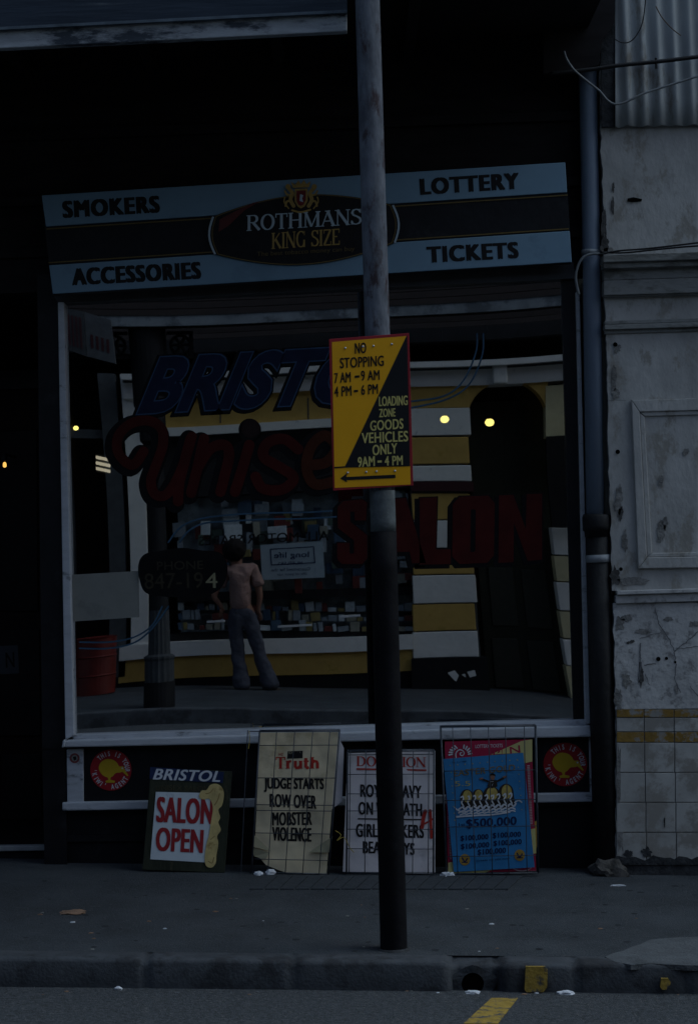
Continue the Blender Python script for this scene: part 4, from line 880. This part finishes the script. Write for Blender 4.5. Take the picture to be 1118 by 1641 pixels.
lump('flat_scrap', 118, 1463, .055, .05, .008, m_leaf, 'flat brown litter lying alone on the left of the footpath', 'litter', 9)
lump('paper_scrap', 905, 1593, .035, .016, .012, m_scrap, 'white wrapper in the gutter right of the yellow kerb mark', 'litter', 11, surf=rp)
lump('paper_scrap', 756, 1592, .028, .014, .010, m_scrap, 'pale wrapper in the gutter under the drain outlet', 'litter', 12, surf=rp)
lump('paper_scrap', 190, 1586, .014, .012, .010, m_scrap, 'small pale scrap at the foot of the kerb on the left', 'litter', 13, surf=rp)
lump('cigarette_end', 988, 1420, .036, .005, .006, m_scrap, 'white stick of litter on the footpath right of the drainpipe foot', 'litter', 14)
lump('red_scrap', 932, 1388, .018, .012, .012, m_drum, 'small red scrap beside the concrete lump', 'litter', 15)
for i in range(46):
    onroad = i % 3 == 0
    px = random.uniform(30, 1100); py = random.uniform(1588, 1594) if onroad else (random.uniform(1408, 1525))
    s_ = random.uniform(.002, .0062)
    lump('litter_speck', px, py, s_*1.8, s_*1.6, s_*.5, random.choice([m_scrap, m_leaf, m_leaf, m_conc, m_card, m_conc]), 'tiny scrap of litter lying on the paving', 'litter', 20+i, group='scattered specks of litter', surf=rp if onroad else None)
random.seed(77); gm_ = MB()
for i in range(900):                    # grit swept against the kerb and the shop
    x = random.uniform(-2.2, 2.2)
    if i % 3: y = KY-.006-abs(random.gauss(0, .035)); z = zr(y)+GA*x
    else: y = -.33+abs(random.gauss(0, .06)) if random.random() < .5 else random.uniform(-2, -.3); y = min(y, -.05); z = gz(x, y)
    q = random.uniform(.0012, .0038); a = random.uniform(0, 3.14); c_, s_ = math.cos(a)*q, math.sin(a)*q
    gm_.add([(x+c_,y+s_,z+.001),(x-s_,y+c_,z+.001),(x-c_*.7,y-s_*.7,z+.001),(x+.3*c_,y+.3*s_,z+.001+q*.8)], [(0,1,2),(0,1,3),(1,2,3),(2,0,3)])
go = gm_.build('gutter_grit', M('mixed_grit', (.12,.12,.115), .95, .6, 90, .3, .1), kind='stuff'); go['label'] = 'fine loose grit along the gutter and footpath'; go['category'] = 'grit'
gk = MB()
for i in range(80):
    x = random.uniform(-1.9, 1.9); y = random.uniform(-1.95, -.35); r_ = random.uniform(.006, .016); n0 = 12
    gk.add([(x+r_*(1+.25*random.random())*math.cos(k*math.pi/6), y+r_*(1+.25*random.random())*math.sin(k*math.pi/6), 0) for k in range(n0)], [tuple(range(n0))])
for q in gk.v: q.z = gz(q.x, q.y)+.0012
gk.build('footpath_marks', M('trodden_gum', (.034,.038,.043), .9, .3, 30, 0, .1), kind='stuff')
# drain outlet
dz = FY(KY+.035); dt = thing('drain_outlet', 'broken kerb drain outlet with a round dark hole', 'drain', dz.at(757, 1588))
hc = dz.at(757, 1577)
ring = MB(); nn_ = 20
sq = [dz.at(x, y) for x, y in ((728,1551),(742,1548),(757,1546),(772,1548),(790,1552),(797,1570),(797,1598),(757,1598),(726,1598),(724,1572))]
vs = []
for k in range(nn_):
    a = 2*math.pi*k/nn_; vs.append(hc+Vector((.043*math.cos(a), 0, .043*math.sin(a))))
for k in range(nn_):
    a = 2*math.pi*k/nn_; vs.append(hc+Vector((.088*math.cos(a)*(1.05+.1*math.sin(3*a)), -.004*math.sin(5*a), max(-.07, .066*math.sin(a)*(1+.12*math.cos(4*a))))))
for k in range(nn_): vs.append(vs[k]+Vector((0,.09,0)))
ring.add(vs, [(k,(k+1)%nn_,nn_+(k+1)%nn_,nn_+k) for k in range(nn_)]+[(k,2*nn_+k,2*nn_+(k+1)%nn_,(k+1)%nn_) for k in range(nn_)])
ring.build('surround', m_kerb, dt); MB().tube([hc+Vector((0,.010,0)), hc+Vector((0,.015,0))], .043, 20).build('pipe_mouth', m_hole, dt)
# ================================================================== ACROSS THE STREET (what the window reflects)
OPP = RY(YO); so_ = 3300/(10+2*G-YO)
opp = thing('opposite_building', 'ochre and white banded shop building across the street reflected in the window', 'building', (0, YO, 0))
def rb(mb, x0, y0, x1, y1, off=0, th=.12):
    c = OPP.at((x0+x1)/2, (y0+y1)/2); w_ = (x1-x0)/so_/2; h_ = (y1-y0)/so_/2
    mb.box((c.x-w_, YO+off-th, c.z-h_), (c.x+w_, YO+off, c.z+h_)); return mb
def RB(name, mat, *rects, off=0, th=.12, parent=opp, bevel=0):
    mb = MB()
    for r in rects: rb(mb, *r, off=off, th=th)
    return mb.build(name, mat, parent, bevel=bevel)
MB().box((-20, YO-6, -1.2), (14, YO-1.5, 5.2)).build('rear_wall', m_room, opp)
MB().box((-20, YO-1.5, 3.75), (14, YO, 5.2)).build('upper_wall', m_oblk, opp)  # coloured black to stand in for the shade under a full-depth verandah roof
RB('cornice', m_owht, (200,591,1500,616), off=.05, th=.4); RB('cornice_lip', m_owht, (200,578,1500,587), off=.16, th=.5); RB('cornice_bed', m_ogrey, (200,587.3,1500,590.7), off=.03, th=.3)
RB('wall', m_oyel, (232,616.5,748,677), off=0, th=.3)
RB('wall_joint', m_ogrey, (353,640,355,677), (493,640,495,677), off=.004, th=.02)
RB('shop_head', m_owht, (228,677.5,655,691), off=.04, th=.3)
ow = RB('shop_interior', m_room, (228,700,655,1050), off=-1.0, th=.05)
RB('sign_band', M('dark_shop_sign', (.016,.015,.016), .6, .2), (228,691.3,655,790), off=-.05, th=.1)
RB('shop_sill', m_owht, (195,1023,655,1046), off=.06, th=.3); RB('shop_riser', m_oyel, (195,1046.3,655,1081), off=0, th=.3); RB('shop_plinth', m_oblk, (195,1081.3,655,1150), off=-.02, th=.3)
RB('shop_jamb', m_owht, (205,600,233,1046), off=.02, th=.4); RB('shop_jamb', m_ogrey, (170,600,197,1080), off=0, th=.3); RB('shop_jamb', m_ogrey, (100,600,112,1150), off=0, th=.3)
RB('transom', m_ogrey, (112,690,170,704), off=-.05, th=.1)
rowsW = [(656,699),(747,771),(833,876),(920,964),(1010,1051)]; rowsY = [(617,655.7),(702,744),(790,831),(878,918),(966,1008)]
RB('rusticated_block', m_owht, *[(655,a,751,b) for a, b in rowsW], off=.03, th=.35, bevel=.008); RB('rusticated_block', m_oyel, *[(655,a,748,b) for a, b in rowsY], off=.026, th=.35, bevel=.008)
RB('block_core', m_ogrey, (655,617,742,1051), off=-.01, th=.3); RB('block_plinth', m_oblk, (655,1051.5,765,1150), off=.06, th=.4); RB('maroon_band', m_odred, (655,772,754,786), off=.05, th=.3)
RB('rusticated_block', m_owht, *[(878,a,960,b) for a, b in rowsW[2:]], off=.03, th=.35, bevel=.008); RB('rusticated_block', m_ocrm, *[(878,a,960,b) for a, b in [(878,918),(966,1008),(1052,1140)]], off=.026, th=.35, bevel=.008)
RB('rusticated_block', m_ocrm, (872,620,960,700), off=.026, th=.3)
# arch
ac = OPP.at(811, 676); ra = 65/so_; ar = MB(); n = 24; zt_ = OPP.at(809, 617).z
A_ = [(ac.x+ra*math.cos(math.pi*k/n), ac.z+ra*math.sin(math.pi*k/n)) for k in range(n+1)]
out = [(ac.x+ra, zt_+.0)] ; pf = A_ + [(ac.x-ra-.02, ac.z), (ac.x-ra-.02, zt_+.02), (ac.x+ra+.02, zt_+.02), (ac.x+ra+.02, ac.z)]
for k in range(n):
    (x0, z0), (x1, z1) = A_[k], A_[k+1]; zq = zt_+.02
    ar.prism([(x0, YO+.02, z0), (x0, YO+.02, zq), (x1, YO+.02, zq), (x1, YO+.02, z1)], (0, -.3, 0))
ar.build('arch', m_oyel, opp)
RB('keystone', m_owht, (786,584,809,618), off=.12, th=.3, bevel=.02)
RB('arch_reveal', m_ogrey, (742,676,749,1120), off=-.05, th=.6)
dd = RB('door', m_odoor, (758,640,884,1150), off=-.3, th=.06)
RB('door_panel', M('door_panel_paint', (.030,.031,.022), .6, .2), (775,905,815,1000), (828,905,868,1000), (775,1020,815,1100), (828,1020,868,1100), off=-.28, th=.03, parent=dd, bevel=.01)
tag(RB('hanging_blind', m_oblk, (872,700,990,832), off=.35, th=.06, parent=None), 'dark hanging board across the street at the right of the reflection', 'board')
# shop lettering and display
OT = RY(YO+.06)
mb = MB(); txt(mb, 'ALL MOTOR SPARES', (528,866), (322,874), 15, OT, .0, .03, skew=0); mb.build('lettering', m_let, opp)
lg = thing('window_sign', 'pale blue exhaust sign inside the reflected motor spares window', 'sign', OPP.at(470, 928))
mb = MB(); mb.slab([(422,873),(519,867),(522,924),(425,929)], RY(YO+.05), 0, .01); mb.build('panel', M('pale_blue_card', (.34,.42,.46), .7, .05), lg)
LS = RY(YO+.056); mb = MB(); txt(mb, 'long life', (498,895), (444,897), 12, LS, 0, .02, skew=0); txt(mb, 'MUFFLERS', (488,904), (450,905), 5, LS, 0, .01, skew=0); txt(mb, 'Guaranteed for the', (500,913), (440,915), 5, LS, 0, .0, skew=0); txt(mb, 'life of your car', (494,921), (448,923), 5, LS, 0, .0, skew=0)
bq = [(438,880),(505,876),(507,901),(440,905)]
for a, b in zip(bq, bq[1:]+bq[:1]): stroke(mb, [a, b], 1.6, LS, .001, sm=False)
mb.build('lettering', m_inkblue, lg)
gm = [M('goods_%s' % nme, c, .5, .2, 30, 0) for nme, c in (('pale', (.50,.56,.58)), ('grey', (.22,.26,.29)), ('blue', (.05,.09,.14)), ('red', (.13,.03,.025)), ('yellow', (.22,.18,.07)), ('black', (.015,.015,.016)), ('cream', (.26,.26,.21)), ('green', (.07,.10,.08)))]
gm_chrome = M('goods_bright_metal', (.8,.82,.84), .3, .05, 20, 0)
random.seed(21)
def good(px, py, w_, h_, dep, m, tilt=.05, cat='goods'):
    c = RY(YO-dep).at(px, py); mb = MB(); a = random.uniform(-tilt, tilt)
    mb.box((-w_/2, -.03, -h_/2), (w_/2, .03, h_/2)); rot_ = Matrix.Rotation(a, 4, 'Y') @ Matrix.Rotation(random.uniform(-.2, .2), 4, 'Z'); mb.v = [rot_ @ q + c for q in mb.v]
    tag(mb.build('boxed_part', m, bevel=.004), 'boxed car part displayed in the reflected motor spares window', cat, 'car parts in the reflected shop window')
for i in range(130):
    x = random.uniform(285, 648); y = random.uniform(798, 940); good(x, y, random.uniform(.05,.20), random.uniform(.07,.22), random.uniform(.10,.26), random.choice([gm[0],gm[0],gm[1],gm[1],gm[2],gm[2],gm[6],gm[3],gm[4],gm[7]]))
for row, yb_ in enumerate((978, 993, 1009)):
    x = 288
    while x < 648:
        w_ = random.uniform(.03, .12); h_ = random.uniform(.04, .12); x += w_*148/2
        good(x, yb_-h_*74, w_, h_, .27-.08*row, random.choice([gm[0],gm[1],gm[1],gm[2],gm[5],gm[6],gm[3],gm[4]]), .12); x += w_*148/2+random.uniform(0, 4)
for x, y, w_ in ((475,1001,.36),(560,985,.22),(350,996,.2),(618,1000,.2)): good(x, y, w_, .022, .03, gm_chrome, .04)
RB('display_shelf', m_oblk, (285,945,655,958), off=-.12, th=.2); RB('display_floor', m_oblk, (228,1010,655,1024), off=-.1, th=.9); RB('display_back', M('display_back_card', (.20,.24,.26), .8, .5, 9), (285,790,655,1010), off=-.34, th=.02)
RB('interior_post', m_ogrey, (236,760,246,1020), off=-.3, th=.1)
# opposite verandah, with cast iron post
ov_ = thing('opposite_verandah', 'verandah over the opposite footpath with a pale fascia reflected at the window top', 'verandah', (0, -10, 3.7))
VV = RY(OK_Y-.15); vz0 = VV.at(559, 512).z; vz1 = VV.at(559, 484).z
MB().box((-20, OK_Y-.2, vz0), (14, OK_Y-.15, vz1+.1)).build('fascia', M('opp_fascia_paint', (.20,.22,.23), .8, .3, 5, .3, .2, (.09,.10,.11), .45, 4), ov_)
MB().box((-20, OK_Y-1.5, vz1), (14, OK_Y-.2, vz1+.09)).build('soffit', m_wallblk, ov_)  # roof stops short of the wall, shaped to let skylight onto the cornice
oj = MB()
for k in range(7): oj.box((-20, YO+.4+k*.55, vz1-.07), (14, YO+.46+k*.55, vz1-.001))
oj.build('purlins', M('brown_purlin', (.030,.022,.020), .8, .2), ov_)
pc = RY(OK_Y-.36).at(262, 1150); pz = oz(OK_Y-.36)+GA*pc.x
vp = thing('verandah_post', 'dark fluted cast iron verandah post reflected at the left of the window', 'post', (pc.x, pc.y, pz))
k_ = .0056
MB().lathe((pc.x, pc.y, pz), [(.148,0),(.148,.24)], 24).build('base', m_oblk, vp); MB().lathe((pc.x, pc.y, pz+.241), [(.142,0),(.142,.20),(.15,.22),(.15,.24),(.11,.26)], 32, .06).build('pedestal', m_iron_dk, vp)
MB().lathe((pc.x, pc.y, pz+.502), [(.108,0),(.102,.42)], 32, .08).build('fluted_shaft', m_iron_dk, vp); MB().lathe((pc.x, pc.y, pz+.923), [(.10,0),(.092,1.6),(.13,1.64),(.13,1.9),(.17,1.98),(.17,vz0-pz-.923)], 24).build('shaft', m_oblk, vp)
for s in (-1, 1):
    mb = MB(); x = pc.x+s*.30; za = vz0-.16
    for a in (0, 60, 120): dx = .085*math.cos(R(a)); dz_ = .085*math.sin(R(a)); mb.tube([(x-dx, pc.y, za-dz_), (x+dx, pc.y, za+dz_)], .014, 6)
    mb.tube([(x+.09*math.cos(R(q)), pc.y, za+.09*math.sin(R(q))) for q in range(0, 361, 20)], .014, 6); mb.box((x-.12, pc.y-.02, za-.13), (x+.12, pc.y+.02, za-.10)); mb.box((x-.12, pc.y-.02, za+.10), (x+.12, pc.y+.02, za+.13)); mb.box((x+s*.1-.018, pc.y-.018, za-.1), (x+s*.1+.018, pc.y+.018, za+.1))
    mb.build('lattice_bracket', m_oblk, vp)
HS = RY(-9.6); hs = thing('hanging_sign', 'grey box sign hung under the opposite verandah at the reflected top left', 'sign', HS.at(150, 540))
MB().slab([(104,498),(145,505),(146,575),(104,562)], HS, 0, .1).build('panel', M('sign_grey', (.04,.043,.046), .7, .2), hs); MB().slab([(146,505),(186,516),(190,584),(147,575)], HS, -.02, .1).build('panel', M('sign_grey_end', (.07,.075,.08), .7, .2), hs)
mb = MB()
for k in range(6): mb.slab([(108+k*6,508+k*1.2),(111+k*6,508.5+k*1.2),(111+k*6,556+k*1.5),(108+k*6,555+k*1.5)], HS, .004, .003)
for k in range(4): mb.slab([(154+k*8,540+k*2),(158+k*8,541+k*2),(158+k*8,562+k*2),(154+k*8,561+k*2)], HS, -.015, .003)
mb.build('red_bars', m_odred, hs)
# drum
q = RY(YO+.55).at(160, 1116); zq = oz(YO+.55)+GA*q.x
dm = thing('oil_drum', 'red steel drum on the opposite footpath in the lower left reflection', 'drum', (q.x, q.y, zq)); rd = .21
MB().lathe((q.x, q.y, zq), [(rd,0),(rd,.18),(rd+.012,.19),(rd,.2),(rd,.37),(rd+.012,.38),(rd,.39),(rd,.56),(rd+.008,.575),(rd-.01,.57)], 32).build('barrel', m_drum, dm, False); MB().lathe((q.x, q.y, zq+.555), [(rd-.012,0),(rd-.012,.006)], 32).build('lid', m_drum, dm)
mb = MB()
for P_ in ([(706,1076),(716,1072),(722,1080),(718,1090),(712,1084)],[(734,1074),(745,1071),(747,1080),(738,1083)],[(726,1079),(731,1077),(732,1083)]): poly(mb, P_, RY(YO+.07), 0)
mb.build('white_mark', m_owht, opp)
# ------------------------------------------------------------------ the man at the window
YP = YO+.42; RP = RY(YP)
def chain(name, mat, parent, nodes, links, sub=2, root=0, fold=0):
    """skinned figure: nodes = (px,py,depth offset,rx,ry)"""
    loc = Vector((0,0,0)); qq = parent
    while qq is not None: loc += qq.location; qq = qq.parent
    me = bpy.data.meshes.new(name); me.from_pydata([tuple(RP.at(n[0], n[1]) + Vector((0, n[2], 0)) - loc) for n in nodes], links, []); me.update()
    o = bpy.data.objects.new(name, me); S.collection.objects.link(o); o.parent = parent
    md = o.modifiers.new('skin', 'SKIN'); md.use_smooth_shade = True
    for i, n in enumerate(nodes):
        sv = me.skin_vertices[0].data[i]; sv.radius = (n[3], n[4]); sv.use_root = (i == root)
    sb_ = o.modifiers.new('sub', 'SUBSURF'); sb_.levels = sub; sb_.render_levels = sub; me.materials.append(mat)
    if fold:
        tx = bpy.data.textures.new('cloth_folds', 'CLOUDS'); tx.noise_scale = .10; tx.noise_depth = 1
        dm_ = o.modifiers.new('folds', 'DISPLACE'); dm_.texture = tx; dm_.strength = fold; dm_.mid_level = .45
    return o
pr = thing('person', 'dark haired person in pink shirt and flared jeans seen from behind in the reflection', 'person', RP.at(408, 1106))
def hand(px, py, s, d0):                # palm and five fingers as chains
    N = [(px, py, d0, .020, .014), (px-1.0*s, py+5, d0-.01, .030, .014)]; L = [(0, 1)]
    for k, (dx, ln) in enumerate(((-4.2,7),(-2.4,9),(-.6,9.5),(1.4,8.5))):
        i = len(N); N += [(px+dx*s*.9-1*s, py+8.5, d0-.012, .009, .009), (px+dx*s-1*s, py+8.5+ln*.5, d0-.02, .008, .008), (px+dx*s-.4*s, py+8.5+ln*.9, d0-.035, .0065, .0065)]; L += [(1, i), (i, i+1), (i+1, i+2)]
    i = len(N); N += [(px+3*s, py+5, d0-.02, .010, .010), (px+4*s, py+9, d0-.03, .008, .008)]; L += [(0, i), (i, i+1)]
    return N, L
bn = [(392,978,0,.10,.08),(390,945,0,.115,.085),(389,918,0,.12,.08),(386,905,-.01,.052,.055),(382,892,-.03,.070,.080),(379,878,-.03,.072,.088),   # pelvis, waist, chest, neck, head
      (368,913,0,.055,.055),(356,934,.02,.045,.045),(346,956,.03,.038,.038),(358,970,.03,.027,.025),
      (410,913,0,.055,.055),(418,934,.01,.045,.045),(421,956,.01,.037,.037),(418,974,.0,.027,.025),
      (381,985,0,.085,.085),(383,1040,0,.055,.06),(390,1100,0,.042,.045),(404,985,0,.085,.085),(418,1044,0,.055,.06),(435,1098,0,.042,.045)]
bl = [(0,1),(1,2),(2,3),(3,4),(4,5),(2,6),(6,7),(7,8),(8,9),(2,10),(10,11),(11,12),(12,13),(0,14),(14,15),(15,16),(0,17),(17,18),(18,19)]
for at_, s in ((9, 1), (13, -1)):
    b0 = bn[at_]; N, L = hand(b0[0]+(2 if s > 0 else 0), b0[1]+4, s, b0[2]); off_ = len(bn); bn += N; bl += [(a+off_, b+off_) for a, b in L] + [(at_, off_)]
body = chain('body', m_skin, pr, bn, bl, 2)
chain('shirt', m_shirt, pr, [(391,982,0,.158,.130),(390,952,0,.152,.124),(389,926,0,.166,.124),(388,913,0,.140,.10),(386,906,-.005,.07,.07),(368,914,0,.078,.078),(359,932,.015,.074,.072),(354,941,.02,.080,.076),(410,914,0,.078,.078),(417,932,.01,.074,.072),(420,941,.01,.080,.076)],
      [(0,1),(1,2),(2,3),(3,4),(3,5),(5,6),(6,7),(3,8),(8,9),(9,10)], 3, fold=.035)
chain('trousers', m_jean, pr, [(391,966,0,.138,.108),(392,984,0,.150,.122),(381,996,0,.098,.10),(382,1020,0,.080,.085),(384,1045,0,.070,.072),(388,1075,0,.080,.082),(391,1106,0,.112,.116),(404,996,0,.098,.10),(412,1020,0,.080,.085),(419,1046,0,.070,.072),(428,1074,0,.080,.082),(438,1105,0,.114,.118)],
      [(0,1),(1,2),(2,3),(3,4),(4,5),(5,6),(1,7),(7,8),(8,9),(9,10),(10,11)], 3, fold=.03)
for x, y, s in ((388,1106,-.5), (441,1105,1)):
    chain('shoe', m_shoe, pr, [(x-4*s,y-2,.0,.045,.04),(x+4*s,y+1,-.06,.045,.032),(x+14*s,y+2,-.10,.035,.022)], [(0,1),(1,2)])
bm = bmesh.new(); bmesh.ops.create_icosphere(bm, subdivisions=4, radius=1); hc_ = RP.at(380, 881)+Vector((0,.0,0)); mb = MB()
vs = [(hc_.x+v.co.x*.128*(1+.10*noise.noise(v.co*4)+.07*noise.noise(v.co*11)), hc_.y+.02+v.co.y*.118*(1+.10*noise.noise(v.co*4)), hc_.z+v.co.z*.124*(1+.14*noise.noise(v.co*4+Vector((5,0,0)))+.07*noise.noise(v.co*11))) for v in bm.verts]
mb.add(vs, [tuple(q.index for q in f.verts) for f in bm.faces]); bm.free(); mb.build('hair', m_hair, pr, True)
fc = RP.at(376, 890)
mb = MB()
for s in (-1, 1): mb.lathe((fc.x+s*.03, fc.y-.118, fc.z+.012), [(.001,-.008),(.009,-.004),(.009,.004),(.001,.008)], 8)
mb.lathe((fc.x, fc.y-.125, fc.z-.05), [(.004,-.005),(.02,0),(.004,.005)], 8); mb.build('face_features', m_shoe, pr)
